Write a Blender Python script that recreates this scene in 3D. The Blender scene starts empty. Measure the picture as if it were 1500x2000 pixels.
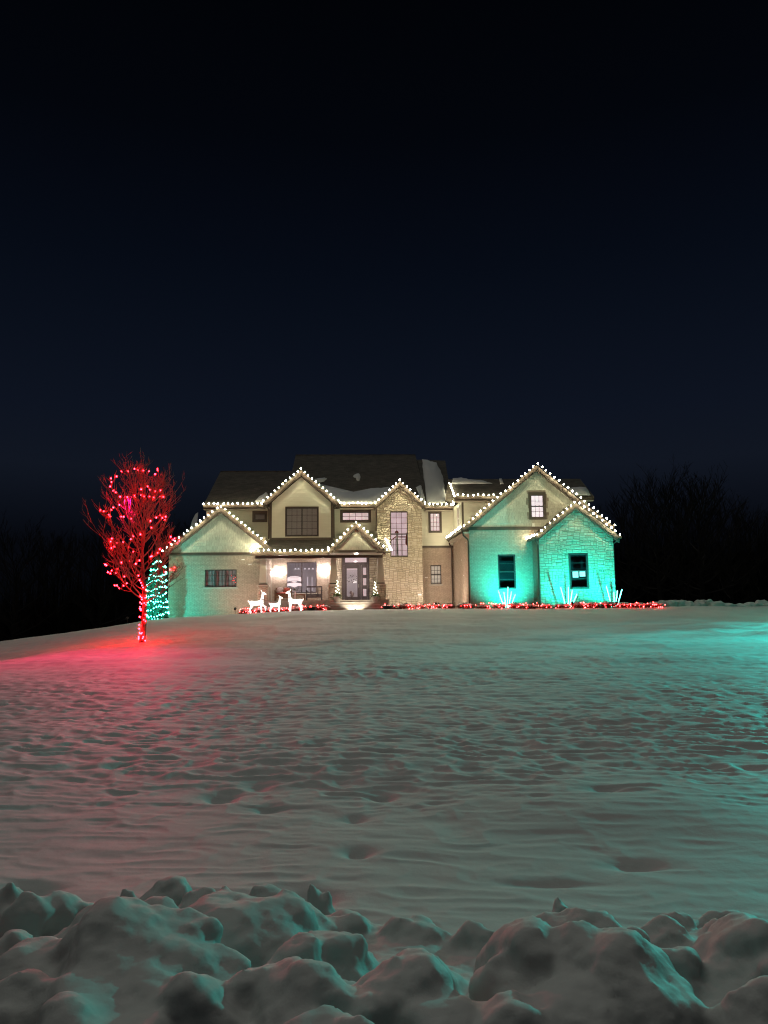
import bpy, bmesh, math, random
import numpy as np
from mathutils import Vector, Matrix, noise

R = random.Random(7)
scene = bpy.context.scene
COL = scene.collection

# ------------------------------------------------------------------ camera
F = 1500.0                                   # focal length in photo pixels (1500 x 2000 frame)
PITCH, ROLL, YAW = math.radians(7.4), math.radians(0.6), math.atan(70 / 1500)
fw = Vector((math.sin(YAW) * math.cos(PITCH), math.cos(YAW) * math.cos(PITCH), math.sin(PITCH)))
r0 = Vector((math.cos(YAW), -math.sin(YAW), 0)); u0 = r0.cross(fw)
rt = math.cos(ROLL) * r0 - math.sin(ROLL) * u0
up = math.sin(ROLL) * r0 + math.cos(ROLL) * u0
cd = bpy.data.cameras.new('camera'); cam = bpy.data.objects.new('camera', cd); COL.objects.link(cam)
cd.sensor_fit = 'VERTICAL'; cd.sensor_height = 24; cd.sensor_width = 18; cd.lens = 24 * F / 2000
cd.clip_start = 0.05; cd.clip_end = 2000
m = Matrix((rt, up, -fw)).transposed().to_4x4(); cam.matrix_world = m
scene.camera = cam

def U(px, py, Y):                            # the place on the plane y = Y that a photo pixel shows
    d = fw + (px - 750) / F * rt + (1000 - py) / F * up
    return d * (Y / d.y)
def RP(px, py, p0, n):                       # the same on any plane
    d = fw + (px - 750) / F * rt + (1000 - py) / F * up
    return d * (Vector(p0).dot(n) / d.dot(n))

# ------------------------------------------------------------------ sky, moon, exposure
w = bpy.data.worlds.new('World'); scene.world = w; w.use_nodes = True
nt = w.node_tree; nt.nodes.clear()
o_ = nt.nodes.new('ShaderNodeOutputWorld'); bg = nt.nodes.new('ShaderNodeBackground')
tc = nt.nodes.new('ShaderNodeTexCoord'); sx = nt.nodes.new('ShaderNodeSeparateXYZ')
rp = nt.nodes.new('ShaderNodeValToRGB')
nt.links.new(tc.outputs['Generated'], sx.inputs[0]); nt.links.new(sx.outputs['Z'], rp.inputs[0])
e = rp.color_ramp.elements
e[0].position = 0.0; e[0].color = (.0012, .0015, .0024, 1)
e[1].position = 0.72; e[1].color = (.0004, .0006, .0012, 1)
for pos, c in ((.09, (.0020, .0026, .0046, 1)), (.18, (.0055, .0080, .0150, 1)), (.25, (.0042, .0066, .0140, 1)), (.42, (.0019, .0034, .0076, 1)), (.55, (.0009, .0016, .0034, 1))):
    q = e.new(pos); q.color = c
nt.links.new(rp.outputs[0], bg.inputs[0]); bg.inputs[1].default_value = 1.0
nt.links.new(bg.outputs[0], o_.inputs[0])

sd = bpy.data.lights.new('moon', 'SUN'); sd.energy = 0.41; sd.angle = math.radians(58); sd.color = (.99, 1.0, .90)
moon = bpy.data.objects.new('moon', sd); COL.objects.link(moon)
moon.rotation_euler = (math.radians(-21), 0, math.radians(14))

scene.view_settings.view_transform = 'Standard'; scene.view_settings.look = 'None'
scene.view_settings.exposure = 0; scene.view_settings.gamma = 1
scene.render.engine = 'CYCLES'
cy = scene.cycles
cy.use_denoising = True
try: cy.denoiser = 'OPENIMAGEDENOISE'
except Exception: pass
cy.filter_width = 1.15
cy.max_bounces = 5; cy.diffuse_bounces = 3; cy.glossy_bounces = 2; cy.transmission_bounces = 3; cy.transparent_max_bounces = 10
cy.sample_clamp_indirect = 3.0; cy.caustics_reflective = False; cy.caustics_refractive = False

# ------------------------------------------------------------------ helpers
WO = {None: Vector((0, 0, 0))}
def tag(o, label=None, cat=None, group=None, kind=None):
    if label: o['label'] = label
    if cat: o['category'] = cat
    if group: o['group'] = group
    if kind: o['kind'] = kind
    return o
def link(name, data, parent=None, origin=None):
    o = bpy.data.objects.new(name, data); COL.objects.link(o)
    org = Vector(origin) if origin is not None else WO[parent].copy()
    WO[o] = org
    if parent is not None: o.parent = parent
    o.location = org - WO[parent]
    return o
def empty(name, loc, label=None, cat=None, group=None, parent=None):
    o = link(name, None, parent, loc); o.empty_display_size = .2
    return tag(o, label, cat, group)

class MB:
    def __init__(s): s.v = []; s.f = []
    def add(s, vs, fs):
        b = len(s.v); s.v += [tuple(p) for p in vs]; s.f += [tuple(i + b for i in q) for q in fs]
    def box(s, x0, x1, y0, y1, z0, z1):
        s.add([(x0,y0,z0),(x1,y0,z0),(x1,y1,z0),(x0,y1,z0),(x0,y0,z1),(x1,y0,z1),(x1,y1,z1),(x0,y1,z1)],
              [(3,2,1,0),(4,5,6,7),(0,1,5,4),(1,2,6,5),(2,3,7,6),(3,0,4,7)]); return s
    def prism(s, poly, d):                   # polygon of 3-D points pushed by the vector d
        n = len(poly); d = Vector(d)
        a = [Vector(p) for p in poly]; b = [p + d for p in a]
        s.add(a + b, [tuple(range(n))[::-1], tuple(range(n, 2*n))] + [(i, (i+1) % n, n + (i+1) % n, n + i) for i in range(n)]); return s
    def slab(s, poly, t):                    # thick sheet, poly is its upper face
        a = [Vector(p) for p in poly]; n = (a[1]-a[0]).cross(a[2]-a[0]).normalized()
        if n.z < 0: n = -n
        return s.prism(poly, -n * t)
    def tube(s, pts, rad, n=6, cap=True):
        pts = [Vector(p) for p in pts]; rs = rad if isinstance(rad, (list, tuple)) else [rad] * len(pts)
        vs = []; fs = []; prev = None
        for i, p in enumerate(pts):
            t = (pts[min(i+1, len(pts)-1)] - pts[max(i-1, 0)])
            t = t.normalized() if t.length > 1e-9 else Vector((0, 0, 1))
            if prev is None:
                a = t.orthogonal().normalized()
            else:
                a = (prev - t * prev.dot(t))
                a = a.normalized() if a.length > 1e-6 else t.orthogonal().normalized()
            prev = a; b = t.cross(a)
            for k in range(n):
                g = 2*math.pi*k/n; vs.append(p + (a*math.cos(g) + b*math.sin(g)) * rs[i])
        for i in range(len(pts)-1):
            for k in range(n):
                fs.append((i*n+k, i*n+(k+1) % n, (i+1)*n+(k+1) % n, (i+1)*n+k))
        if cap: fs += [tuple(range(n))[::-1], tuple(range((len(pts)-1)*n, len(pts)*n))]
        s.add(vs, fs); return s
    def lathe(s, c, prof, n=14):             # prof: (radius, height) pairs
        vs = []; fs = []
        for r_, h in prof:
            for k in range(n):
                g = 2*math.pi*k/n; vs.append((c[0]+r_*math.cos(g), c[1]+r_*math.sin(g), c[2]+h))
        for i in range(len(prof)-1):
            for k in range(n): fs.append((i*n+k, i*n+(k+1) % n, (i+1)*n+(k+1) % n, (i+1)*n+k))
        fs += [tuple(range(n))[::-1], tuple(range((len(prof)-1)*n, len(prof)*n))]
        s.add(vs, fs); return s
    def ball(s, c, rx, ry, rz, sub=2, jit=0, freq=2.0, seed=0):
        vs, fs = ICO[sub]
        out = []
        for p in vs:
            k = 1 + (jit * noise.noise(Vector(p) * freq + Vector((seed*7.3, seed*3.1, seed*1.7))) if jit else 0)
            out.append((c[0]+p[0]*rx*k, c[1]+p[1]*ry*k, c[2]+p[2]*rz*k))
        s.add(out, fs); return s
    def mesh(s, name, off=(0, 0, 0)):
        me = bpy.data.meshes.new(name); ox, oy, oz = off
        me.from_pydata([(x-ox, y-oy, z-oz) for x, y, z in s.v], [], s.f); me.update(); return me
    def build(s, name, mat, parent=None, origin=None, smooth=False):
        org = Vector(origin) if origin is not None else WO[parent].copy()
        me = s.mesh(name, org); me.materials.append(mat)
        if smooth: me.polygons.foreach_set('use_smooth', [True]*len(me.polygons))
        return link(name, me, parent, org)
ICO = {}
for k in (1, 2, 3, 4):
    b_ = bmesh.new(); bmesh.ops.create_icosphere(b_, subdivisions=k, radius=1)
    b_.verts.ensure_lookup_table()
    ICO[k] = ([tuple(v.co) for v in b_.verts], [tuple(v.index for v in f.verts) for f in b_.faces]); b_.free()

# ------------------------------------------------------------------ materials
def newmat(name):
    M_ = bpy.data.materials.new(name); M_.use_nodes = True
    n = M_.node_tree.nodes; return M_, n, M_.node_tree.links, n['Principled BSDF']
def surf(name, cols, rough=.75, scale=6.0, bump=.2, bscale=40., dist=.01, rand=False, spec=.3, metal=0, stretch=(1, 1, 1)):
    """noise between the colours of a list; rand=True picks a colour per piece"""
    M_, n, l, bs = newmat(name)
    bs.inputs['Roughness'].default_value = rough; bs.inputs['Specular IOR Level'].default_value = spec
    bs.inputs['Metallic'].default_value = metal
    tc = n.new('ShaderNodeTexCoord'); mp = n.new('ShaderNodeMapping'); mp.inputs['Scale'].default_value = stretch
    l.new(tc.outputs['Object'], mp.inputs[0])
    no = n.new('ShaderNodeTexNoise'); no.inputs['Scale'].default_value = scale; no.inputs['Detail'].default_value = 6
    l.new(mp.outputs[0], no.inputs['Vector'])
    cr = n.new('ShaderNodeValToRGB'); el = cr.color_ramp.elements
    lo, hi = (.0, 1.) if rand else (.3, .7)
    for i, c in enumerate(cols):
        p = lo + (hi-lo) * i / max(1, len(cols)-1)
        q = el[0] if i == 0 else (el[1] if i == len(cols)-1 else el.new(p))
        q.position = p; q.color = (*c, 1)
    if len(cols) == 1: el[1].color = (*cols[0], 1)
    if rand:
        ge = n.new('ShaderNodeNewGeometry'); oi = n.new('ShaderNodeObjectInfo')
        a = n.new('ShaderNodeMath'); a.operation = 'ADD'; fr = n.new('ShaderNodeMath'); fr.operation = 'FRACT'
        l.new(ge.outputs['Random Per Island'], a.inputs[0]); l.new(oi.outputs['Random'], a.inputs[1]); l.new(a.outputs[0], fr.inputs[0])
        l.new(fr.outputs[0], cr.inputs[0])
        mx = n.new('ShaderNodeMix'); mx.data_type = 'RGBA'; mx.blend_type = 'MULTIPLY'; mx.inputs[0].default_value = 1
        mr = n.new('ShaderNodeMapRange'); mr.inputs[1].default_value = .3; mr.inputs[2].default_value = .7; mr.inputs[3].default_value = .78; mr.inputs[4].default_value = 1.12
        l.new(no.outputs[0], mr.inputs[0]); l.new(cr.outputs[0], mx.inputs[6]); l.new(mr.outputs[0], mx.inputs[7])
        l.new(mx.outputs[2], bs.inputs['Base Color'])
    else:
        l.new(no.outputs[0], cr.inputs[0]); l.new(cr.outputs[0], bs.inputs['Base Color'])
    if bump:
        n2 = n.new('ShaderNodeTexNoise'); n2.inputs['Scale'].default_value = bscale; n2.inputs['Detail'].default_value = 8
        l.new(mp.outputs[0], n2.inputs['Vector'])
        bp = n.new('ShaderNodeBump'); bp.inputs['Strength'].default_value = bump; bp.inputs['Distance'].default_value = dist
        l.new(n2.outputs[0], bp.inputs['Height']); l.new(bp.outputs[0], bs.inputs['Normal'])
    return M_
def glow(name, col, strength, var=0, scale=3., base=(.8, .8, .8)):
    M_, n, l, bs = newmat(name)
    bs.inputs['Base Color'].default_value = (*base, 1)
    bs.inputs['Emission Color'].default_value = (*col, 1); bs.inputs['Emission Strength'].default_value = strength
    if var:
        tc = n.new('ShaderNodeTexCoord'); no = n.new('ShaderNodeTexNoise'); no.inputs['Scale'].default_value = scale; no.inputs['Detail'].default_value = 4
        mr = n.new('ShaderNodeMapRange'); mr.inputs[1].default_value = .3; mr.inputs[2].default_value = .7
        mr.inputs[3].default_value = strength*(1-var); mr.inputs[4].default_value = strength*(1+var)
        l.new(tc.outputs['Object'], no.inputs['Vector']); l.new(no.outputs[0], mr.inputs[0]); l.new(mr.outputs[0], bs.inputs['Emission Strength'])
    return M_
def glassmat(name, tint=(1, 1, 1), refl=.10):
    M_ = bpy.data.materials.new(name); M_.use_nodes = True
    n = M_.node_tree.nodes; l = M_.node_tree.links; n.clear()
    o = n.new('ShaderNodeOutputMaterial'); mx = n.new('ShaderNodeMixShader'); t = n.new('ShaderNodeBsdfTransparent'); g = n.new('ShaderNodeBsdfGlossy')
    t.inputs[0].default_value = (*tint, 1); g.inputs['Roughness'].default_value = .03; mx.inputs[0].default_value = refl
    l.new(t.outputs[0], mx.inputs[1]); l.new(g.outputs[0], mx.inputs[2]); l.new(mx.outputs[0], o.inputs[0]); return M_

M = {}
M['brick'] = surf('brick', [(.44, .35, .28), (.60, .51, .42), (.54, .45, .36), (.66, .58, .49), (.48, .38, .30)], .85, 9, .5, 60, .006, True)
M['mortar'] = surf('mortar', [(.24, .20, .16), (.30, .25, .20)], .95, 8, .4, 60, .004)
M['stone'] = surf('stone', [(.50, .43, .32), (.66, .59, .47), (.57, .50, .38), (.72, .65, .53), (.43, .36, .27), (.62, .55, .44)], .88, 7, .8, 30, .02, True)
M['joint'] = surf('stone_joint', [(.12, .10, .075), (.17, .145, .11)], .95, 8, .3, 60, .004)
M['siding'] = surf('siding_paint', [(.58, .56, .46), (.62, .60, .50)], .6, 2.5, .15, 30, .004, stretch=(.4, 1, 5))
M['shake'] = surf('shake_paint', [(.46, .445, .365), (.64, .62, .52), (.55, .53, .44)], .65, 8, .35, 24, .006, True, stretch=(6, 6, .7))
M['trim'] = surf('bronze_trim', [(.075, .058, .046), (.092, .072, .058)], .5, 4, .05)
M['fascia'] = surf('taupe_fascia', [(.060, .044, .034), (.075, .056, .044)], .5, 3, .05)
M['gutter'] = surf('gutter_metal', [(.065, .048, .037), (.08, .06, .047)], .4, 3, .03)
M['cream'] = surf('taupe_column_paint', [(.46, .42, .34), (.50, .46, .38)], .6, 3, .05)
M['soffit'] = surf('soffit', [(.42, .37, .30), (.45, .40, .33)], .6, 3, .05)
M['winframe'] = surf('window_frame', [(.045, .038, .036), (.055, .047, .045)], .45, 4, .03)
M['door'] = surf('door_paint', [(.085, .07, .072), (.10, .082, .085)], .4, 3, .06)
M['metal'] = surf('brushed_metal', [(.5, .48, .44)], .3, 3, 0, metal=1)
M['concrete'] = surf('concrete', [(.36, .33, .29), (.46, .43, .38)], .9, 5, .3, 50, .005)
M['wood'] = surf('brown_wood', [(.16, .075, .04), (.24, .12, .065)], .6, 5, .3, 30, .004, stretch=(1, 6, 6))
M['darkwood'] = surf('dark_bench_wood', [(.06, .045, .045), (.09, .07, .068)], .6, 5, .2, 30, .004)
M['cushion'] = surf('red_cushion', [(.30, .07, .05), (.42, .12, .09)], .95, 14, .4, 80, .004)
M['cushion2'] = surf('pale_cushion', [(.55, .42, .40), (.65, .55, .52)], .95, 14, .4, 80, .004)
M['wire'] = surf('string_wire', [(.10, .09, .07)], .7, 3, 0)
M['iron'] = surf('dark_iron', [(.018, .016, .016), (.03, .027, .026)], .6, 6, .2)
M['bark'] = surf('pale_bark', [(.11, .085, .07), (.19, .15, .125)], .85, 12, .5, 40, .01)
M['darkbark'] = surf('dark_bark', [(.016, .013, .011), (.028, .023, .019)], .95, 5, 0)
M['needle'] = surf('evergreen_needles', [(.022, .05, .03), (.05, .095, .055)], .8, 9, 0)
M['shrub'] = surf('shrub_leaves', [(.07, .035, .025), (.14, .065, .045)], .8, 20, 0)
M['frond'] = surf('planter_greens', [(.06, .10, .04), (.16, .19, .09)], .7, 20, 0)
M['white'] = surf('white_paint', [(.78, .76, .74)], .5, 3, 0)
M['blind'] = surf('window_blind', [(.46, .42, .41), (.56, .52, .50)], .8, 2, .1, stretch=(1, 1, 20))
M['interior'] = surf('dark_interior', [(.03, .028, .03), (.045, .04, .042)], .9, 2, 0)
M['glass'] = glassmat('window_glass', (1, 1, 1), .08)
M['dimglass'] = glassmat('tinted_window_glass', (.85, .85, .87), .02)
M['lit'] = glow('lit_curtain', (1.0, .70, .74), .58, .28, 2.2)
M['litbright'] = glow('bright_lit_curtain', (1.0, .86, .90), 1.0, .1, 3)
M['litdim'] = glow('dim_lit_room', (1.0, .78, .82), .20, .3, 1.2)
M['litwarm'] = glow('faint_lit_curtain', (1.0, .85, .70), .14, .25, 4)
WARM = 165.0
M['bulb'] = glow('warm_bulb', (.97, .90, .58), WARM)
M['redbulb'] = glow('red_bulb', (1.0, .0020, .004), 290.)
M['redbulb2'] = glow('red_bed_bulb', (1.0, .020, .022), 85.)
M['tealbulb'] = glow('teal_bulb', (.10, 1.0, .72), 22.)
M['tealbulb2'] = glow('teal_tree_bulb', (.02, 1.0, .68), 60.)
M['stick'] = glow('teal_light_stick', (.22, 1.0, .84), 4.0)
M['deer'] = glow('lit_deer', (1.0, .93, .86), 1.5, .65, 22)
M['sign'] = glow('lit_sign', (1.0, .90, .93), .8)
M['minilight'] = glow('white_mini_light', (1.0, .88, .68), 22.)

def snowmat(name, base=(.55, .56, .55), b1=.35, s1=14., d1=.012):
    M_, n, l, bs = newmat(name)
    bs.inputs['Roughness'].default_value = .65; bs.inputs['Specular IOR Level'].default_value = .25
    tc = n.new('ShaderNodeTexCoord')
    no = n.new('ShaderNodeTexNoise'); no.inputs['Scale'].default_value = .9; no.inputs['Detail'].default_value = 5
    cr = n.new('ShaderNodeValToRGB'); cr.color_ramp.elements[0].position = .3; cr.color_ramp.elements[1].position = .7
    cr.color_ramp.elements[0].color = (base[0]*.93, base[1]*.93, base[2]*.93, 1); cr.color_ramp.elements[1].color = (*base, 1)
    l.new(tc.outputs['Object'], no.inputs['Vector']); l.new(no.outputs[0], cr.inputs[0]); l.new(cr.outputs[0], bs.inputs['Base Color'])
    n2 = n.new('ShaderNodeTexNoise'); n2.inputs['Scale'].default_value = s1; n2.inputs['Detail'].default_value = 9; n2.inputs['Roughness'].default_value = .6
    bp = n.new('ShaderNodeBump'); bp.inputs['Strength'].default_value = b1; bp.inputs['Distance'].default_value = d1
    l.new(tc.outputs['Object'], n2.inputs['Vector']); l.new(n2.outputs[0], bp.inputs['Height']); l.new(bp.outputs[0], bs.inputs['Normal'])
    return M_
M['snow'] = snowmat('snow')
M['roofsnow'] = snowmat('roof_snow', (.62, .62, .62))

def roofmat():
    M_, n, l, bs = newmat('roof_shingles')
    bs.inputs['Roughness'].default_value = .9
    ge = n.new('ShaderNodeNewGeometry'); sp = n.new('ShaderNodeSeparateXYZ'); l.new(ge.outputs['Position'], sp.inputs[0])
    cb = n.new('ShaderNodeCombineXYZ'); l.new(sp.outputs['X'], cb.inputs[0]); l.new(sp.outputs['Z'], cb.inputs[1])
    br = n.new('ShaderNodeTexBrick'); br.inputs['Scale'].default_value = 1; br.inputs['Brick Width'].default_value = .3; br.inputs['Row Height'].default_value = .075
    br.inputs['Mortar Size'].default_value = .006; br.inputs['Color1'].default_value = (.055, .045, .034, 1); br.inputs['Color2'].default_value = (.095, .08, .062, 1); br.inputs['Mortar'].default_value = (.025, .02, .016, 1)
    l.new(cb.outputs[0], br.inputs['Vector'])
    no = n.new('ShaderNodeTexNoise'); no.inputs['Scale'].default_value = 1.4; no.inputs['Detail'].default_value = 8
    l.new(ge.outputs['Position'], no.inputs['Vector'])
    mx = n.new('ShaderNodeMix'); mx.data_type = 'RGBA'; mx.blend_type = 'MULTIPLY'; mx.inputs[0].default_value = .8
    l.new(br.outputs['Color'], mx.inputs[6]); 
    mr = n.new('ShaderNodeMapRange'); mr.inputs[1].default_value = .3; mr.inputs[2].default_value = .7; mr.inputs[3].default_value = .6; mr.inputs[4].default_value = 1.3
    l.new(no.outputs[0], mr.inputs[0]); l.new(mr.outputs[0], mx.inputs[7]); l.new(mx.outputs[2], bs.inputs['Base Color'])
    bp = n.new('ShaderNodeBump'); bp.inputs['Strength'].default_value = .6; bp.inputs['Distance'].default_value = .01
    l.new(br.outputs['Fac'], bp.inputs['Height']); bp.invert = True; l.new(bp.outputs[0], bs.inputs['Normal'])
    return M_
M['roof'] = roofmat()

# ------------------------------------------------------------------ the snow-covered ground
PY = np.array([-60, 0, 4, 8, 14, 20, 26, 30, 34, 38, 40.5, 60, 75, 110, 300, 900.])
PZ = np.array([-1.8, -1.78, -1.74, -1.66, -1.5, -1.29, -1.06, -.87, -.48, .0, .1, .1, -.6, -3, -12, -20.])
EX = np.array([-400, -60, -30, -18.4, -13.1, -10.4, -5.9, -3, 0, 400.])
EZ = np.array([-20, -8, -3.1, -1.5, -.84, -.41, -.16, -.04, 0, 0])
_yy = np.linspace(-60, 900, 9601); _zz = np.interp(_yy, PY, PZ); k_ = np.hanning(41); k_ /= k_.sum()
_zs = np.convolve(np.pad(_zz, 20, 'edge'), k_, 'valid')
_xx = np.linspace(-400, 400, 8001); _ez = np.convolve(np.pad(np.interp(_xx, EX, EZ), 15, 'edge'), np.hanning(31)/np.hanning(31).sum(), 'valid')
def gz(x, y):
    x = np.asarray(x, float); y = np.asarray(y, float)
    wgt = np.clip((y - 6) / 26, 0, 1); wgt = wgt*wgt*(3-2*wgt)
    return np.interp(y, _yy, _zs) + np.interp(x, _xx, _ez) * wgt
def G(x, y): return float(gz(x, y))
rng = np.random.default_rng(5)
TAB = rng.random((256, 256))
def vn(x, y, ox=0, oy=0):                    # smooth value noise
    x = x + ox; y = y + oy
    xi = np.floor(x).astype(int); yi = np.floor(y).astype(int); fx = x-xi; fy = y-yi
    fx = fx*fx*fx*(fx*(fx*6-15)+10); fy = fy*fy*fy*(fy*(fy*6-15)+10)
    a = TAB[xi & 255, yi & 255]; b = TAB[(xi+1) & 255, yi & 255]; c = TAB[xi & 255, (yi+1) & 255]; d = TAB[(xi+1) & 255, (yi+1) & 255]
    return (a*(1-fx)+b*fx)*(1-fy) + (c*(1-fx)+d*fx)*fy - .5
def ripples(x, y):
    x = x*2.7; y = y*2.7
    wx = x + .5*vn(x*.7, y*.7, 3, 9); wy = y + .35*vn(x*.9, y*.9, 31, 17) + .12*x
    big = vn(wx*.16, wy*.25, 7, 3) * .10
    rid = 1 - np.abs(2*vn(wx*.85, wy*2.3, 50, 20))          # crusted wind ripples
    rid2 = 1 - np.abs(2*vn(wx*1.7, wy*3.9, 90, 60))
    dim = np.clip(vn(wx*1.9, wy*2.2, 11, 77) - .14, 0, 1)
    calm = np.clip((y/2.7-5.2)/4.5, .3, 1)                     # the strip by the road is smoother
    h = big + (rid*.036 + rid2*.016 - dim*.03 + vn(wx*6, wy*8, 4, 8)*.005) * calm * np.clip(1.5 - y/2.7/40, .5, 1.2) * (1 + .7*vn(x*.11, y*.13, 40, 5)) 
    yy = y/2.7; xx = x/2.7                                   # longer wind ridges farther up the slope
    far = 1 - np.abs(2*vn(xx*.55 + .6*vn(xx*.4, yy*.4, 8, 2), yy*1.15 + .10*xx + .5*vn(xx*.5, yy*.5, 71, 33), 14, 6))
    h = h + far*.085*np.clip((yy-14)/14, 0, 1)
    return h - .04
ys = [-3.0]
while ys[-1] < 46:
    y = ys[-1]; ys.append(y + (.35 if y < 1.4 else max(.022, .0030 * y + .00010*y*y)))
while ys[-1] < 900: ys.append(ys[-1] * 1.06)
ys = np.array(ys)
NX = 560
tt = np.linspace(-1, 1, NX)
tt = np.sign(tt) * (np.abs(tt)*.60 + .40*np.abs(tt)**6) 
half = np.maximum(2.6, ys * 1.05)
XX = tt[None, :] * half[:, None] + (ys * .05)[:, None]
YY = np.repeat(ys[:, None], NX, 1)
fade = np.clip((60 - YY) / 30, 0, 1)
ZZ = gz(XX, YY) + ripples(XX, YY) * fade
bank = np.exp(-((YY - 2.55) / 1.05)**2) * .47                   # ploughed ridge by the road
ZZ += np.where(YY < 6, bank, 0)
# dents and old tracks in the crust
for dx_, dy_, rx_, ry_, dp_ in [(-2.1, 5.25, .20, .16, .11), (-.25, 5.0, .13, .13, .10), (1.3, 5.25, .3, .06, .03), (.05, 5.9, .10, .10, .05), (-1.2, 7.6, .16, .14, .07), (-.9, 7.9, .12, .10, .05), (.3, 7.5, .12, .12, .08), (2.4, 7.4, .16, .14, .06), (2.0, 5.6, .2, .1, .05)] + [(float(R.uniform(-3, 4)), float(R.uniform(6.5, 11)), .1, .1, float(R.uniform(.03, .06))) for _ in range(5)]:
    ZZ -= dp_*np.exp(-((XX-dx_)/rx_)**2 - ((YY-dy_)/ry_)**2)
nr = len(ys)
verts = np.stack([XX, YY, ZZ], -1).reshape(-1, 3)
idx = np.arange(nr*NX).reshape(nr, NX)
faces = np.stack([idx[:-1, :-1], idx[:-1, 1:], idx[1:, 1:], idx[1:, :-1]], -1).reshape(-1, 4)
me = bpy.data.meshes.new('snowy_ground')
me.vertices.add(len(verts)); me.vertices.foreach_set('co', verts.ravel())
me.loops.add(faces.size); me.loops.foreach_set('vertex_index', faces.ravel())
me.polygons.add(len(faces)); me.polygons.foreach_set('loop_start', np.arange(0, faces.size, 4)); 
me.polygons.foreach_set('use_smooth', np.ones(len(faces), bool)); me.update(calc_edges=True); me.validate()
me.materials.append(M['snow'])
tag(link('ground', me), kind='structure')

# ------------------------------------------------------------------ the ploughed snow bank in front
def remeshed(o, voxel, it=6, tex=None, strength=.03):
    r_ = o.modifiers.new('remesh', 'REMESH'); r_.mode = 'VOXEL'; r_.voxel_size = voxel; r_.use_smooth_shade = True
    s_ = o.modifiers.new('smooth', 'SMOOTH'); s_.factor = .5; s_.iterations = it
    if tex:
        d_ = o.modifiers.new('lumps', 'DISPLACE'); d_.texture = tex; d_.strength = strength; d_.mid_level = .5; d_.texture_coords = 'LOCAL'
clouds = bpy.data.textures.new('lumps', 'CLOUDS'); clouds.noise_scale = .12; clouds.noise_depth = 3
CH = [  # photo x, top y, width, distance
 (15,1722,60,3.9),(60,1735,70,3.8),(125,1738,95,3.9),(252,1728,40,3.4),(330,1711,72,3.9),(392,1724,62,3.5),(440,1728,42,3.2),(520,1722,70,3.8),
 (680,1765,110,3.3),(800,1785,130,3.2),(930,1792,130,3.1),(1130,1760,130,3.2),(1232,1800,70,3.0),(1300,1786,80,3.1),(1325,1770,60,3.4),(1415,1765,70,3.5),(1450,1784,160,3.2),
 (180,1760,110,3.1),(300,1738,160,3.2),(482,1745,60,3.0),(545,1742,130,3.1),(640,1800,130,2.75),(585,1822,90,2.6),(842,1858,80,2.6),(1160,1822,60,2.8),(1196,1820,50,2.8),(1290,1826,120,2.8),(1480,1800,110,2.8),(30,1798,70,2.9),
 (85,1834,90,2.5),(215,1796,190,2.55),(355,1778,110,2.6),(415,1830,120,2.5),(490,1886,80,2.3),(565,1886,160,2.3),(695,1910,110,2.2),(785,1862,130,2.35),(958,1858,70,2.4),(1045,1798,110,2.45),(1100,1836,210,2.4),(1235,1868,200,2.3),(1485,1895,100,2.15),(50,1900,150,2.25),(240,1862,300,2.3),(1000,1925,170,2.15),(870,1935,140,2.15),(360,1900,200,2.2),(1150,1900,260,2.2),(640,1960,200,2.0),(180,1940,220,2.05)]
mb = MB(); q = 0
for k, (px, py, wd, Y, ry, rz) in enumerate([(275, 1790, 330, 2.5, .3, .34), (1190, 1832, 330, 2.36, .3, .36), (805, 1868, 190, 2.3, .2, .22), (585, 1885, 170, 2.25, .2, .22), (470, 1745, 260, 3.0, .25, .22), (1040, 1800, 150, 2.5, .18, .22), (60, 1850, 170, 2.5, .2, .2), (1440, 1800, 200, 2.9, .22, .2)]):
    t = U(px, py, Y); mb.ball((t.x, Y, t.z-rz*.98), wd*Y/F*.55, ry, rz, 3, .32, 1.3, k+400)
for px, py, wd, Y in CH:
    t = U(px, py, Y); r_ = wd * Y / F * .56; q += 1
    rz = max(r_*R.uniform(.8, 1.15), .10)
    mb.ball((t.x, Y, t.z-rz*1.15), r_*1.08, r_*R.uniform(.8, 1.05), rz, 3, .5, 1.5, q)
    mb.ball((t.x+R.uniform(-.06, .06), Y+R.uniform(-.05, .1), t.z-rz*1.9), r_*1.55, r_*1.45, rz*1.25, 2, .35, 1.5, q+100)
for k in range(34):                                             # broken lumps between and beyond the frame's sides
    Y = R.uniform(1.3, 4.0); X = R.uniform(-3.6, 3.8); r_ = R.uniform(.04, .13)
    zb = G(X, Y) + .47*math.exp(-((Y-2.55)/1.05)**2)
    mb.ball((X, Y, zb+r_*.3), r_*R.uniform(.9, 1.6), r_*R.uniform(.8, 1.3), r_*R.uniform(.7, 1.2), 2, .5, 1.7, k+200)
for k in range(14): mb.ball((-3.9+k*.6, 2.6, -1.62), .7, 1.1, .40, 3, .2, 1.4, k+300)
sb = mb.build('snow_bank', M['snow'], None, (0, 2.8, -1.2), True)
remeshed(sb, .015, 14, clouds, .04)
fine = bpy.data.textures.new('crumbs', 'CLOUDS'); fine.noise_scale = .03; fine.noise_depth = 4
d_ = sb.modifiers.new('crumbs', 'DISPLACE'); d_.texture = fine; d_.strength = .007; d_.mid_level = .5; d_.texture_coords = 'LOCAL'
tag(sb, 'long bank of ploughed lumpy snow across the foreground by the road', 'snow bank')
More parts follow.
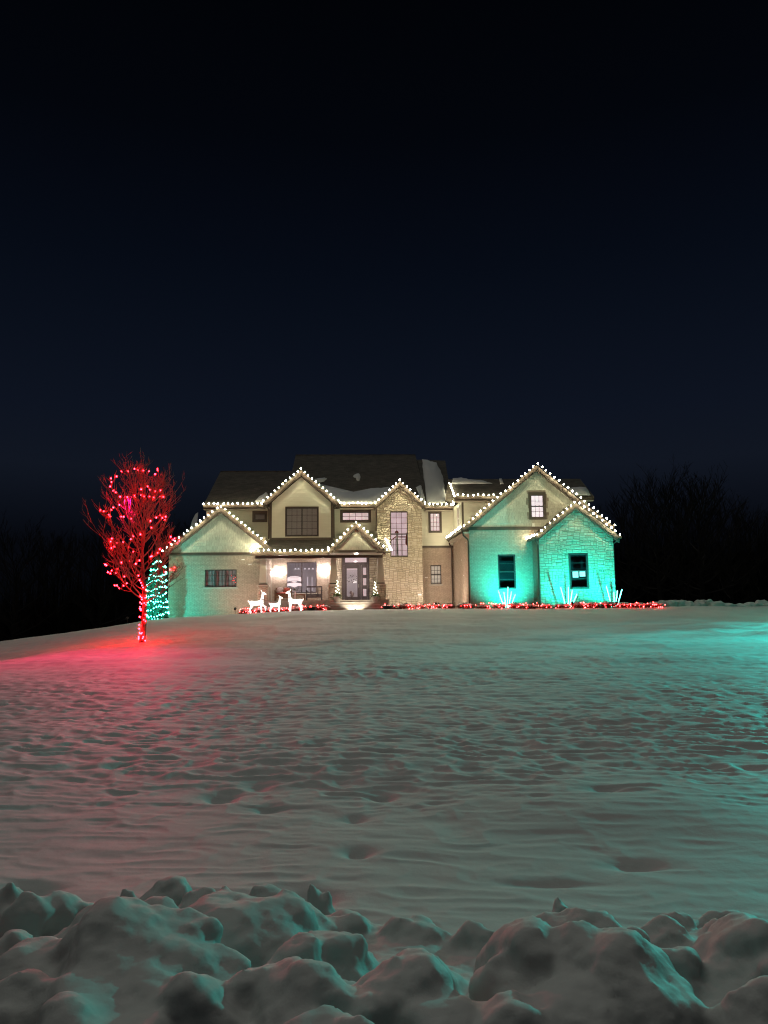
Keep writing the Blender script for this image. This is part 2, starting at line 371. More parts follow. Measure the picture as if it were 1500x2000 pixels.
for k, (px, py, wd, Y, lab) in enumerate([(622, 1727, 56, 4.5, 'rounded snow chunk lying alone on the lawn behind the ploughed bank'),
                                     (1092, 1757, 44, 4.3, 'small flat snow chunk on the lawn behind the right half of the bank')]):
    t = U(px, py, Y); r_ = wd*Y/F*.5; g = G(t.x, Y)
    h = max(t.z-g, .12)
    b = MB(); b.ball((t.x, Y, g+h*.25), r_, r_*.8, h*.75, 3, .5, 1.4, k+31).ball((t.x+r_*.5, Y-.03, g+h*.1), r_*.8, r_*.7, h*.45, 3, .5, 1.6, k+41)
    o = b.build('snow_chunk', M['snow'], None, (t.x, Y, g), True); remeshed(o, .015, 3); tag(o, lab, 'snow chunk', 'loose snow chunks')
# the far ridge of shovelled snow on the right
b = MB()
for k in range(90):
    X = 16.6 + 12 * (k/90)**1.1 + R.uniform(-.2, .2); Y = 41.5 + R.uniform(-.5, .5)
    h = (.36 if X < 20 else .22 + .12*math.sin(X*2.3)) * R.uniform(.5, 1.1)
    r_ = R.uniform(.16, .34); b.ball((X, Y, G(X, Y)+h-r_*.8), r_*1.2, r_, r_*.85, 2, .5, 1.6, k)
o = b.build('snow_pile', M['snow'], None, (20, 41.5, .1), True); remeshed(o, .05, 2)
tag(o, 'low ridge of shovelled snow right of the red-lit garage bed', 'snow pile')

# ------------------------------------------------------------------ the house
house = empty('house', (1.8, 46, .1), 'two-storey brick, stone and siding house with warm lights along its gables', 'house')

def lin(pts):                                # piecewise linear height over x
    xs = [p[0] for p in pts]; zs = [p[1] for p in pts]
    return lambda x: float(np.interp(x, xs, zs))
def wallbody(name, mat, x0, x1, z0, top, holes, Y, parent, t=.22, brk=()):
    """solid wall with openings; top is a function of x, its breaks in brk"""
    b = MB(); xs = sorted({x0, x1, *[h for H in holes for h in H[:2] if x0 < h < x1], *[k for k in brk if x0 < k < x1]})
    for a, c in zip(xs[:-1], xs[1:]):
        mid = (a+c)/2; segs = [(z0, None)]
        for hx0, hx1, hz0, hz1 in sorted([H for H in holes if H[0] <= mid <= H[1]], key=lambda H: H[2]):
            s0 = segs.pop(); segs += [(s0[0], hz0), (hz1, None)]
        for lo, hi in segs:
            ta, tcx = (top(a), top(c)) if hi is None else (hi, hi)
            if max(ta, tcx) - lo < .005: continue
            b.prism([(a, Y, lo), (c, Y, lo), (c, Y, max(tcx, lo)), (a, Y, max(ta, lo))], (0, t, 0))
    return b.build(name, mat, parent)
def inside(x0, x1, z0, z1, holes, pad=0):
    return any(x1 > H[0]-pad and x0 < H[1]+pad and z1 > H[2]-pad and z0 < H[3]+pad for H in holes)

def bricks(wall, x0, x1, z0, z1, Y, holes, axis='x', sgn=-1, top=None, bw=.203, bh=.072, soldier=None):
    """courses of separate bricks standing 12 mm proud of the mortar; axis 'y' for side walls (Y is then x)"""
    b = MB(); g = .011; rows = int((z1-z0)/bh)
    def one(a, c, lo, hi):
        d = R.uniform(.008, .014); j = .003
        P = [(a, 0, lo), (c, 0, lo), (c, 0, hi), (a, 0, hi), (a+j, d, lo+j), (c-j, d, lo+j), (c-j, d, hi-j), (a+j, d, hi-j)]
        if axis == 'x': V = [(p[0], Y + sgn*p[1], p[2]) for p in P]
        else: V = [(Y + sgn*p[1], p[0], p[2]) for p in P]
        b.add(V, [(4, 5, 6, 7), (0, 1, 5, 4), (1, 2, 6, 5), (2, 3, 7, 6), (3, 0, 4, 7)])
    for r_ in range(rows):
        lo = z0 + r_*bh; hi = lo + bh - g; x = x0 - (bw/2 if r_ % 2 else 0)
        if soldier and lo > soldier: break
        while x < x1 - .02:
            pieces = [(max(x, x0), min(x + bw - g, x1))]
            for H in holes:
                if hi > H[2] and lo < H[3]:
                    nw = []
                    for a, c in pieces:
                        if c <= H[0] or a >= H[1]: nw.append((a, c)); continue
                        if a < H[0]: nw.append((a, H[0]))
                        if c > H[1]: nw.append((H[1], c))
                    pieces = nw
            for a, c in pieces:
                if c - a > .03 and (top is None or (top(a) > hi and top(c) > hi)): one(a, c, lo, hi)
            x += bw
    if soldier:                                   # upright course under the trim
        x = x0
        while x < x1 - .05: one(x, min(x+.066, x1), soldier+.012, soldier + .2); x += .077
    o = b.build('brick', M['brick'], wall); tag(o, kind='stuff'); return o
def lintel(wall, x0, x1, z, Y):                   # upright bricks over a window, rowlock sill under it
    b = MB(); x = x0 - .12
    while x < x1 + .1:
        b.box(x, x+.066, Y-.022, Y-.004, z+.005, z+.205); x += .077
    return tag(b.build('lintel', M['brick'], wall), kind='stuff')

STONES = []
for k in range(6):                                # six block shapes with uneven faces
    b = MB(); j = lambda: R.uniform(.0, .07); d = lambda: -R.uniform(.65, 1.)
    B = [(0, 0, 0), (1, 0, 0), (1, 0, 1), (0, 0, 1)]
    O = [(j(), -.55, j()*1.6), (1-j(), -.55, j()*1.6), (1-j(), -.55, 1-j()*1.6), (j(), -.55, 1-j()*1.6)]
    I = [(.14+j(), d(), .2+j()), (.86-j(), d(), .2+j()), (.86-j(), d(), .8-j()), (.14+j(), d(), .8-j())]
    b.add(B+O+I, [(i, (i+1) % 4, 4+(i+1) % 4, 4+i) for i in range(4)] + [(4+i, 4+(i+1) % 4, 8+(i+1) % 4, 8+i) for i in range(4)] + [(8, 9, 10, 11)])
    me_ = b.mesh('stone'); me_.materials.append(M['stone']); STONES.append((me_, b))
def ashlar(wall, x0, x1, z0, z1, Y, holes=(), top=None, uw=.082, uh=.068, limit=300, axis='x', sgn=-1):
    """random-range stone: blocks of mixed sizes, the largest as objects of their own"""
    nx = max(1, round((x1-x0)/uw)); nz = max(1, round((z1-z0)/uh)); uw = (x1-x0)/nx; uh = (z1-z0)/nz
    occ = np.zeros((nx, nz), bool); out = []; hx = []
    for i in range(nx):
        for k in range(nz):
            cx, cz = x0+(i+.5)*uw, z0+(k+.5)*uh
            if any(H[0]-.01 < cx < H[1]+.01 and H[2]-.01 < cz < H[3]+.01 for H in holes) or (top and cz > top(cx)): occ[i, k] = True
    for k in range(nz):
        for i in range(nx):
            if occ[i, k]: continue
            h_ = R.choice([1, 2, 2, 2, 2, 3]); w_ = R.choice([2, 3, 3, 4, 4, 5, 6]) if h_ < 3 else R.choice([2, 3, 3, 4])
            if h_ == 1: w_ = R.choice([3, 4, 5])
            ww = 0
            while ww < w_ and i+ww < nx and not occ[i+ww, k]: ww += 1
            hh = 1
            while hh < h_ and k+hh < nz and not occ[i:i+ww, k+hh].any(): hh += 1
            occ[i:i+ww, k:k+hh] = True
            out.append((x0+i*uw+.007, z0+k*uh+.007, ww*uw-.014, hh*uh-.014))
    out.sort(key=lambda s: -s[2]*s[3]); rest = MB()
    for n_, (a, c, ww, hh) in enumerate(out):
        me_, b_ = R.choice(STONES); dp = R.uniform(.025, .05); fl = R.random() < .5
        if n_ < limit:
            o = bpy.data.objects.new('stone', me_); COL.objects.link(o); o.parent = wall
            if axis == 'x': o.location = Vector((a, Y, c)) - WO[wall]; o.scale = (ww, dp, hh)
            else: o.location = Vector((Y, a, c)) - WO[wall]; o.rotation_euler.z = math.pi/2 * (1 if sgn > 0 else -1); o.scale = (ww, dp, hh)
            if axis == 'y' and sgn < 0: o.location.y += ww
        else:
            if axis == 'x': rest.add([(a+v[0]*ww, Y+v[1]*dp, c+v[2]*hh) for v in b_.v], b_.f)
            else: rest.add([(Y-sgn*v[1]*dp, a+(v[0] if sgn > 0 else 1-v[0])*ww, c+v[2]*hh) for v in b_.v], b_.f)
    if rest.v: tag(rest.build('small_stone', M['stone'], wall), kind='stuff')
    return len(out)
def boards(wall, x0, x1, z0, z1, Y, holes=(), left=None, right=None, pitch=.235):
    """lapped boards; left/right give the wall's edges at a height"""
    left = left or (lambda z: x0); right = right or (lambda z: x1); z = z0
    while z < z1 - .03:
        hi = min(z + pitch, z1); segs = [(left(z), right(z), left(hi), right(hi))]
        for H in holes:
            if hi > H[2]+.01 and z < H[3]-.01:
                ns = []
                for a, c, a2, c2 in segs:
                    if c <= H[0] or a >= H[1]: ns.append((a, c, a2, c2)); continue
                    if a < H[0]: ns.append((a, H[0], a2, H[0]))
                    if c > H[1]: ns.append((H[1], c, H[1], c2))
                segs = ns
        for a, c, a2, c2 in segs:
            if c - a < .04: continue
            if c2 < a2: a2 = c2 = (a2+c2)/2
            b = MB(); p = .024
            b.add([(a, Y, z), (c, Y, z), (a, Y-p, z), (c, Y-p, z), (a2, Y-.004, hi+.01), (c2, Y-.004, hi+.01), (a, Y-p, z+.012), (c, Y-p, z+.012)],
                  [(0, 1, 3, 2), (2, 3, 7, 6), (6, 7, 5, 4), (0, 2, 6, 4), (1, 5, 7, 3)])
            b.build('siding_board', M['siding'], wall)
        z += pitch
def shakes(wall, z0, z1, Y, left, right, holes=(), rowh=.2, wd=.165, limit=300):
    n_ = 0; rest = MB(); z = z0
    while z < z1 - .05:
        hi = min(z+rowh, z1); x = left(z) - R.uniform(0, wd)
        while x < right(z):
            w_ = wd*R.uniform(.75, 1.25); a, c = max(x, left(z)), min(x+w_-.007, right(z)); x += w_
            if c - a < .03 or inside(a, c, z, hi, holes, -.02): continue
            a2, c2 = max(a, left(hi)), min(c, right(hi))
            if c2 < a2: a2 = c2 = min(max((a2+c2)/2, a), c)
            zl = z - R.uniform(0, .012); p = R.uniform(.018, .028)
            V = [(a, Y, zl), (c, Y, zl), (a, Y-p, zl), (c, Y-p, zl), (a2, Y-.004, hi+.006), (c2, Y-.004, hi+.006)]; Fc = [(0, 1, 3, 2), (2, 3, 5, 4), (0, 2, 4), (1, 5, 3)]
            n_ += 1
            if n_ <= limit:
                b = MB(); b.add(V, Fc); b.build('shake', M['shake'], wall)
            else: rest.add(V, Fc)
        z += rowh
    if rest.v: tag(rest.build('small_shake', M['shake'], wall), kind='stuff')

def P2(box, Y):                                   # photo box -> (x0, x1, z0, z1) on the wall plane
    a = U(box[0], (box[1]+box[3])/2, Y); c = U(box[2], (box[1]+box[3])/2, Y)
    t = U((box[0]+box[2])/2, box[1], Y); d = U((box[0]+box[2])/2, box[3], Y)
    return (a.x, c.x, d.z, t.z)
def window(H, Y, sashes=1, grid=(3, 4), trim=.0, back='lit', depth=.35, midbar=False, glass='glass', mat='winframe', fr=.055, sill=False, proud=.03, label=None):
    """frame, muntins, panes and what is seen behind them; H is the opening"""
    x0, x1, z0, z1 = H
    wn = empty('window', ((x0+x1)/2, Y, z0), parent=house)
    if label: wn['label'] = label
    if trim:
        b = MB(); t = trim
        b.box(x0-t, x1+t, Y-proud-.012, Y-.003, z1, z1+t*1.25).box(x0-t, x1+t, Y-proud-.01, Y-.003, z0-t, z0).box(x0-t, x0, Y-proud-.006, Y-.003, z0, z1).box(x1, x1+t, Y-proud-.006, Y-.003, z0, z1)
        b.build('casing', M['trim'], wn)
    b = MB(); ya, yb = Y-.012, Y+.09
    b.box(x0, x1, ya, yb, z1-fr, z1).box(x0, x1, ya, yb, z0, z0+fr).box(x0, x0+fr, ya, yb, z0+fr, z1-fr).box(x1-fr, x1, ya, yb, z0+fr, z1-fr)
    b.build('frame', M[mat], wn)
    n_ = sashes; sw = (x1-x0-2*fr)/n_
    for s in range(n_):
        a = x0+fr+s*sw; c = a+sw
        if s:
            b = MB(); b.box(a-fr*.6, a+fr*.6, Y+.005, Y+.08, z0+fr, z1-fr); b.build('mullion', M[mat], wn)
        MB().box(a+.004, c-.004, Y+.045, Y+.051, z0+fr+.004, z1-fr-.004).build('pane', M[glass], wn)
        if grid:
            b = MB(); mw = .011
            for i in range(1, grid[0]):
                x = a+(c-a)*i/grid[0]; b.box(x-mw, x+mw, Y+.028, Y+.043, z0+fr, z1-fr)
            for i in range(1, grid[1]):
                z = z0+fr+(z1-z0-2*fr)*i/grid[1]; b.box(a, c, Y+.031, Y+.044, z-mw, z+mw)
            b.build('muntin', M[mat], wn)
    if midbar:
        zm = (z0+z1)/2 if midbar is True else midbar
        MB().box(x0+fr, x1-fr, Y-.002, Y+.075, zm-.035, zm+.035).build('meeting_rail', M[mat], wn)
    if back:
        MB().box(x0-.3, x1+.3, Y+depth, Y+depth+.02, z0-.3, z1+.3).build('curtain', M[back], wn)
    if sill:
        b = MB(); b.box(x0-.08, x1+.08, Y-.06, Y-.001, z0-.09, z0-.002); b.build('sill', M['concrete'], wn)
    return wn

YW, YM, YD, YG, YB, YR = 45.0, 48.5, 47.3, 42.0, 40.5, 44.5
# openings measured on the photograph
W_wing = P2((400, 1112.5, 462, 1147), YW); W_left = P2((497, 1003, 518.5, 1016), YM)
W_dorm = P2((558.5, 991.5, 621, 1046.5), YD); W_strip = P2((668, 1000, 721, 1017), YM)
W_tall = P2((762, 999, 797, 1087), YD); W_right = P2((839.5, 1001.5, 860, 1038), YM)
W_low = P2((841, 1104, 862, 1141), YM); W_gar = P2((1037, 967, 1062, 1010.5), YG)
W_gl = P2((973, 1083, 1007, 1150), YG); W_bump = P2((1112.5, 1081, 1148.5, 1149), YB)
W_porch = P2((560, 1098, 618.6, 1158.5), YM); D_door = P2((669, 1084, 721, 1174), YM)

# --- left wing
wp = lin([(-10.4, 3.52), (-7.45, 5.88), (-4.85, 3.78)])
wl = empty('brick_wall', (-7.6, YW, 0), parent=house)
wallbody('mortar_bed', M['mortar'], -10.4, -4.85, -.8, wp, [W_wing], YW, wl, .25, (-7.45,))
bricks(wl, -10.4, -4.85, -.75, 3.36, YW, [W_wing], soldier=3.12)
MB().box(W_wing[0]-.16, W_wing[1]+.16, YW-.026, YW-.002, W_wing[3]+.225, W_wing[3]+.245).build('lintel_ledge', M['brick'], wl)
lintel(wl, W_wing[0], W_wing[1], W_wing[3], YW)
window(W_wing, YW, 3, (3, 3), 0, 'blind', .12, glass='dimglass', sill=True)
MB().box(-10.42, -4.83, YW-.05, YW-.001, 3.36, 3.52).build('band_board', M['trim'], house)
sw = empty('shake_gable', (-7.45, YW, 3.5), parent=house)
shakes(sw, 3.52, 5.8, YW, lambda z: max(-10.35, -7.45-(5.86-z)/.81), lambda z: min(-4.9, -7.45+(5.86-z)/.81), rowh=.185, wd=.15)
# its side walls
sd_ = empty('side_wall', (-4.85, 46.8, 0), parent=house)
MB().box(-5.05, -4.852, YW+.26, YM-.01, 0, 4.4).build('mortar_bed', M['mortar'], sd_)
bricks(sd_, YW+.02, YM-.02, .6, 3.5, -4.85, [], 'y', 1)
MB().box(-4.848, -4.79, YM-.14, YM-.015, .68, 3.5).build('corner_board', M['cream'], house)
MB().box(-10.39, -10.15, YW+.26, 55.0, -1.2, 3.5).build('side_wall', M['mortar'], house)

# --- porch wall, door wall, lower right wall
pw = empty('brick_wall', (-2.8, YM, .7), parent=house)
wallbody('mortar_bed', M['mortar'], -4.85, -.95, -.2, lin([(-5, 4.5), (2, 4.5)]), [W_porch], YM, pw)
bricks(pw, -4.78, -.95, .69, 4.2, YM, [W_porch]); lintel(pw, W_porch[0], W_porch[1], W_porch[3], YM)
MB().box(W_porch[0]-.1, W_porch[1]+.1, YM-.07, YM-.016, W_porch[2]-.1, W_porch[2]-.003).build('window_sill', M['concrete'], pw)
dw = empty('stone_wall', (.4, YM, .7), parent=house)
wallbody('joint_bed', M['joint'], -.95, 1.9, -.2, lin([(-5, 4.5), (2, 4.5)]), [D_door], YM, dw)
ashlar(dw, -.94, 1.88, .69, 3.9, YM, [D_door])
rw = empty('brick_wall', (5.6, YM, 0), parent=house)
wallbody('mortar_bed', M['mortar'], 4.3, 6.68, -.2, lin([(0, 4.1), (9, 4.1)]), [W_low], YM, rw)
bricks(rw, 4.5, 6.66, .0, 3.98, YM, [W_low]); lintel(rw, W_low[0], W_low[1], W_low[3], YM)
window(W_low, YM, 1, (3, 4), 0, 'litwarm', .2, midbar=True, sill=True)
# --- upper siding walls
def siding_part(x0, x1, z0, z1, Y, holes, left=None, right=None, top=None, brk=(), cz=None):
    o = empty('siding_wall', ((x0+x1)/2, Y, z0), parent=house)
    wallbody('sheathing', M['siding'], x0, x1, z0, top or lin([(x0, z1), (x1, z1)]), holes, Y, o, .2, brk)
    boards(o, x0, x1, z0, z1 if cz is None else cz, Y, holes, left, right); return o
siding_part(-8.95, -4.7, 3.6, 6.62, YM, [W_left])
siding_part(-1.1, 1.9, 3.95, 6.62, YM, [W_strip])
siding_part(4.45, 6.68, 4.12, 6.55, YM, [W_right])
MB().box(4.5, 6.66, YM-.05, YM-.002, 4.0, 4.13).build('band_board', M['trim'], house)
window(W_left, YM, 1, None, .13, 'blind', .12, glass='dimglass')
window(W_strip, YM, 1, (4, 2), .12, 'lit', .35)
window(W_right, YM, 1, (3, 4), .09, 'lit', .45)
# --- dormer bay
dp = lin([(-4.78, 6.72), (-2.93, 8.38), (-1.03, 6.72)])
o = empty('siding_wall', (-2.9, YD, 4.5), parent=house)
wallbody('sheathing', M['siding'], -4.78, -1.03, 4.5, dp, [W_dorm], YD, o, .2, (-2.93,))
boards(o, -4.78, -1.03, 4.56, 8.32, YD, [W_dorm], lambda z: max(-4.76, -2.93-(8.37-z)/.885), lambda z: min(-1.05, -2.93+(8.37-z)/.885), pitch=.25)
MB().box(-4.85, -.96, YD-.06, YD-.026, 4.44, 4.58).build('band_board', M['trim'], house)
MB().box(-4.87, -4.72, YD-.05, YD-.027, 4.58, 6.74).build('corner_board', M['trim'], house)
MB().box(-1.09, -.94, YD-.05, YD-.027, 4.58, 6.74).build('corner_board', M['trim'], house)
MB().box(-4.778, -4.6, YD+.2, YM, 4.5, 6.7).build('side_wall', M['siding'], house)
MB().box(-1.2, -1.035, YD+.2, YM, 4.5, 6.7).build('side_wall', M['siding'], house)
window(W_dorm, YD, 2, (3, 4), .05, 'blind', .12, glass='dimglass', label='wide dark window with two gridded sashes and grey blinds')
# --- stone tower
tp = lin([(1.77, 6.45), (3.2, 7.72), (4.56, 6.45)])
tw = empty('stone_wall', (3.15, YD, 0), parent=house)
wallbody('joint_bed', M['joint'], 1.77, 4.56, -.2, tp, [W_tall], YD, tw, .25, (3.2,))
ashlar(tw, 1.77, 4.56, .0, 7.75, YD, [W_tall], lambda x: tp(x)+.05)
MB().box(1.775, 2.0, YD+.25, YM, 0, 6.5).build('side_wall', M['joint'], house)
MB().box(4.3, 4.555, YD+.25, YM, 0, 6.5).build('side_wall', M['joint'], house)
MB().box(1.70, 1.765, YD-.02, YD+.2, 4.4, 6.5).build('corner_board', M['trim'], house)
window(W_tall, YD, 1, (3, 8), 0, None, midbar=U(779, 1043, YD).z, fr=.06, label='tall stair window lit pink in the stone gable')
# stair hall behind the tall window
hall = empty('stair_hall', (3.1, 49.5, 1), parent=house)
b = MB(); b.box(1.9, 4.4, 51.2, 51.22, 2.2, 7.2); b.build('back_wall', M['lit'], hall)
b = MB(); b.box(1.9, 4.4, 48.0, 51.2, 3.28, 3.34); b.build('landing', M['white'], hall)
b = MB(); b.box(3.02, 3.14, 48.4, 48.52, 3.34, 4.85).box(2.98, 3.18, 48.36, 48.56, 4.85, 4.93); b.build('newel_post', M['white'], hall)
b = MB(); b.box(3.38, 3.44, 48.9, 48.96, 3.34, 4.95); b.build('newel_post', M['white'], hall)
b = MB(); b.tube([(2.0, 48.46, 4.0), (2.5, 48.46, 4.35), (3.05, 48.46, 4.75)], .035, 6).tube([(3.1, 48.46, 4.7), (4.1, 48.46, 4.7)], .035, 6); b.build('handrail', M['cushion'], hall)
for k in range(9):
    x = 2.05+k*.115; MB().box(x-.011, x+.011, 48.45, 48.47, 3.34, 4.0+(x-2)*.72).build('baluster', M['darkwood'], hall)
b = MB(); b.ball((3.95, 50.2, 4.7), .2, .2, .5, 2, .9, 3).ball((3.05, 48.4, 5.0), .11, .1, .08, 2, .6, 3); b.build('garland', M['cushion'], hall)
window(W_porch, YM, 2, None, 0, 'litdim', 2.4, glass='dimglass', mat='door', fr=.06, label='big two-pane porch window with dim room behind')

# --- front door with sidelight and transom
dr = empty('front_door', (.44, YM, .69), parent=house)
x0, x1, z0, z1 = D_door; z0 = .69
zt = z1 - .62; xs_ = x0 + (x1-x0)*.66
b = MB(); f_ = .09
b.box(x0, x1, YM-.03, YM+.09, z1-f_, z1).box(x0, x0+f_, YM-.03, YM+.09, z0, z1-f_).box(x1-f_, x1, YM-.03, YM+.09, z0, z1-f_)
b.box(x0+f_, x1-f_, YM-.02, YM+.085, zt, zt+.1).box(xs_, xs_+.09, YM-.02, YM+.085, z0, zt); b.build('frame', M['door'], dr)
b = MB(); tr = MB()
MB().box(x0+f_, x1-f_, YM+.04, YM+.045, zt+.1, z1-f_).build('transom_pane', M['glass'], dr)
b = MB(); b.box(x0+f_, x1-f_, YM-.005, YM+.06, zt+.1, zt+.16).box(x0+f_, x1-f_, YM-.005, YM+.06, z1-f_-.06, z1-f_).box(x0+f_, x0+f_+.07, YM-.005, YM+.06, zt+.16, z1-f_-.06).box(x1-f_-.07, x1-f_, YM-.005, YM+.06, zt+.16, z1-f_-.06); b.build('transom_frame', M['door'], dr)
def leaf(name, a, c, panes, par):                  # a door leaf with glazed openings
    b = MB(); zs = [z0+.01]
    pa, pc = a+.13*(c-a)+.04, c-.13*(c-a)-.04
    b.box(a, pa, YM+.0, YM+.055, z0+.01, zt-.004).box(pc, c, YM+.0, YM+.055, z0+.01, zt-.004)
    lo = z0+.01
    for q0, q1 in panes: b.box(pa, pc, YM+.001, YM+.054, lo, q0); lo = q1
    b.box(pa, pc, YM+.001, YM+.054, lo, zt-.004); lf = b.build(name, M['door'], par)
    for q0, q1 in panes: MB().box(pa, pc, YM+.03, YM+.036, q0, q1).build('pane', M['glass'], lf)
    return lf
H_ = zt - z0
lf = leaf('door_leaf', x0+f_+.004, xs_-.004, [(z0+.11*H_, z0+.90*H_)], dr)
b = MB(); b.box(xs_-.10, xs_-.075, YM-.05, YM-.03, z0+.37*H_, z0+.46*H_).tube([(xs_-.088, YM, z0+.38*H_), (xs_-.088, YM-.04, z0+.38*H_)], .012, 6).tube([(xs_-.088, YM, z0+.45*H_), (xs_-.088, YM-.04, z0+.45*H_)], .012, 6); b.build('handle', M['metal'], lf)
leaf('sidelight', xs_+.094, x1-f_-.004, [(z0+.13*H_, z0+.33*H_), (z0+.43*H_, z0+.63*H_), (z0+.72*H_, z0+.92*H_)], dr)
MB().box(x0, x1, YM+1.9, YM+1.92, 2.75, 4.0).build('lit_hall_ceiling', M['lit'], dr)
MB().box(x0-.2, x1+.3, YM+2.2, YM+2.22, z0, 2.75).build('lit_hall_wall', M['litdim'], dr)
MB().box(xs_+.05, x1+.2, YM+.5, YM+.52, z0, zt).build('sidelight_curtain', M['lit'], dr)
MB().box(xs_-.45, xs_-.22, YM+.06, YM+.07, z0+.5*H_, z0+.56*H_).build('note', M['sign'], dr)
b = MB()
for k in range(14): b.ball((x0+.35+R.uniform(-.1, .35), YM+.5+R.uniform(-.1, .1), z0+.12+.5*R.random()**2), .09, .07, .1, 1, .3, 2, k)
b.build('parcels', M['cushion2'], dr)
b = MB()
for k in range(26):                                # the wreath of twigs and blurred lettering on the glass
    x = x0+.28+R.uniform(0, .62); z = z0+H_*R.uniform(.50, .72); b.box(x, x+R.uniform(.02, .06), YM+.022, YM+.027, z, z+R.uniform(.02, .07))
b.build('glass_decal', M['door'], lf)

# --- garage block
gp = lin([(6.66, 4.62), (10.5, 7.74), (14.19, 4.62)])
gw = empty('brick_wall', (8.4, YG, 0), parent=house)
wallbody('mortar_bed', M['mortar'], 6.66, 14.19, -.2, gp, [W_gl, W_gar], YG, gw, .25, (10.5,))
bricks(gw, 6.66, 10.3, .0, 4.43, YG, [W_gl], soldier=4.22); lintel(gw, W_gl[0], W_gl[1], W_gl[3], YG)
MB().box(6.64, 12.0, YG-.05, YG-.001, 4.43, 4.60).build('band_board', M['trim'], house)
sg = empty('shake_gable', (10.5, YG, 4.6), parent=house)
HG = (W_gar[0]-.12, W_gar[1]+.12, W_gar[2]-.12, W_gar[3]+.14)
shakes(sg, 4.60, 7.68, YG, lambda z: max(6.7, 10.5-(7.74-z)/.813), lambda z: min(14.15, 10.5+(7.74-z)/.84), [HG], rowh=.205, wd=.175)
window(W_gar, YG, 1, (3, 4), .13, 'litbright', .3, midbar=True, fr=.035, mat='door', label='brightly lit attic window with dark brown casing')
window(W_gl, YG, 1, (1, 4), 0, 'interior', .8, glass='dimglass', midbar=True, sill=True, fr=.07)
gs = empty('side_wall', (6.66, 45.2, 0), parent=house)
MB().box(6.665, 6.9, YG+.26, YM-.02, -.2, 4.5).build('mortar_bed', M['mortar'], gs)
bricks(gs, YG+.03, YM-.03, .0, 4.35, 6.66, [], 'y', -1)
MB().box(13.95, 14.185, YG+.26, 52, -.2, 4.6).build('side_wall', M['mortar'], house)
# stone bay in front of it
bp_ = lin([(10.15, 3.80), (12.17, 5.42), (14.19, 3.80)])
bw_ = empty('stone_wall', (12.17, YB, 0), parent=house)
wallbody('joint_bed', M['joint'], 10.15, 14.19, -.2, bp_, [W_bump], YB, bw_, .25, (12.17,))
PLQ = P2((1168.5, 1112.5, 1183.5, 1119.5), YB); BOXH = P2((1181, 1128, 1191, 1134.5), YB)
ashlar(bw_, 10.15, 14.19, .0, 5.4, YB, [W_bump, PLQ, BOXH], lambda x: bp_(x)+.03)
window(W_bump, YB, 1, (1, 4), 0, 'interior', .8, glass='dimglass', midbar=True, fr=.075, label='dark garage window with two pale sheets taped inside')
o = MB().box(PLQ[0], PLQ[1], YB-.03, YB-.001, PLQ[2], PLQ[3]).build('number_plaque', M['stone'], bw_)
cu = bpy.data.curves.new('digits', 'FONT'); cu.body = '9747'; cu.size = (PLQ[3]-PLQ[2])*.95; cu.extrude = .004; cu.align_x = 'CENTER'; cu.align_y = 'CENTER'
to = bpy.data.objects.new('tmp', cu); COL.objects.link(to)
dgm = bpy.data.meshes.new_from_object(to.evaluated_get(bpy.context.evaluated_depsgraph_get())); bpy.data.objects.remove(to)
dgm.materials.clear(); dgm.materials.append(M['iron'])
dg = bpy.data.objects.new('house_number', dgm); COL.objects.link(dg); dg.parent = bw_
dg.location = Vector(((PLQ[0]+PLQ[1])/2, YB-.036, (PLQ[2]+PLQ[3])/2)) - WO[bw_]; dg.rotation_euler.x = math.pi/2
b = MB(); b.box(BOXH[0], BOXH[1], YB-.05, YB-.001, BOXH[2], BOXH[3]).box(BOXH[0]+.05, BOXH[1]-.05, YB-.058, YB-.05, BOXH[2]+.05, BOXH[3]-.05); b.build('outlet_cover', M['cream'], bw_)
for (a, c2, lab) in ((1118.5, 1129.5, 0), (1132, 1143, 1)):
    Hs = P2((a, 1116-lab*2, c2, 1128-lab*2), YB+.08)
    MB().box(Hs[0], Hs[1], YB+.075, YB+.08, Hs[2], Hs[3]).build('taped_sheet', M['lit'], house)  # sheets glow by themselves in place of light from inside
MB().box(10.155, 10.35, YB+.25, YG-.02, -.2, 3.8).build('side_wall', M['joint'], house)
MB().box(13.98, 14.187, YB+.25, YG, -.2, 3.8).build('side_wall', M['joint'], house)
# room above the garage
o = siding_part(6.68, 14.15, 4.4, 6.45, YR, [])
b = MB(); b.box(6.685, 6.9, YR+.2, YM+3, 4.3, 6.5); b.build('side_wall', M['siding'], house)
b = MB(); b.box(6.60, 6.68, YR+.7, YR+.8, 4.75, 6.3).box(6.60, 6.68, YR+1.6, YR+1.7, 4.75, 6.3).box(6.62, 6.68, YR+.8, YR+1.6, 4.75, 4.85).box(6.62, 6.68, YR+.8, YR+1.6, 6.2, 6.3).box(6.62, 6.68, YR+.8, YR+1.6, 5.5, 5.56); b.build('side_window_casing', M['white'], house)
MB().box(6.655, 6.68, YR+.8, YR+1.6, 4.85, 6.2).build('side_window_pane', M['blind'], house)
MB().box(6.64, 6.76, YR-.045, YR-.026, 4.4, 6.45).build('corner_board', M['trim'], house)
# back walls that close the block
b = MB(); b.box(-8.95, 6.68, 62, 62.2, -1, 7); b.build('back_wall', M['siding'], house)
b = MB(); b.prism([(-8.93, YM+.2, -1), (-8.93, 60, -1), (-8.93, 60, 6.7), (-8.93, 54.2, 9.9), (-8.93, YM+.2, 6.6)], (.2, 0, 0)); b.build('side_wall', M['siding'], house)

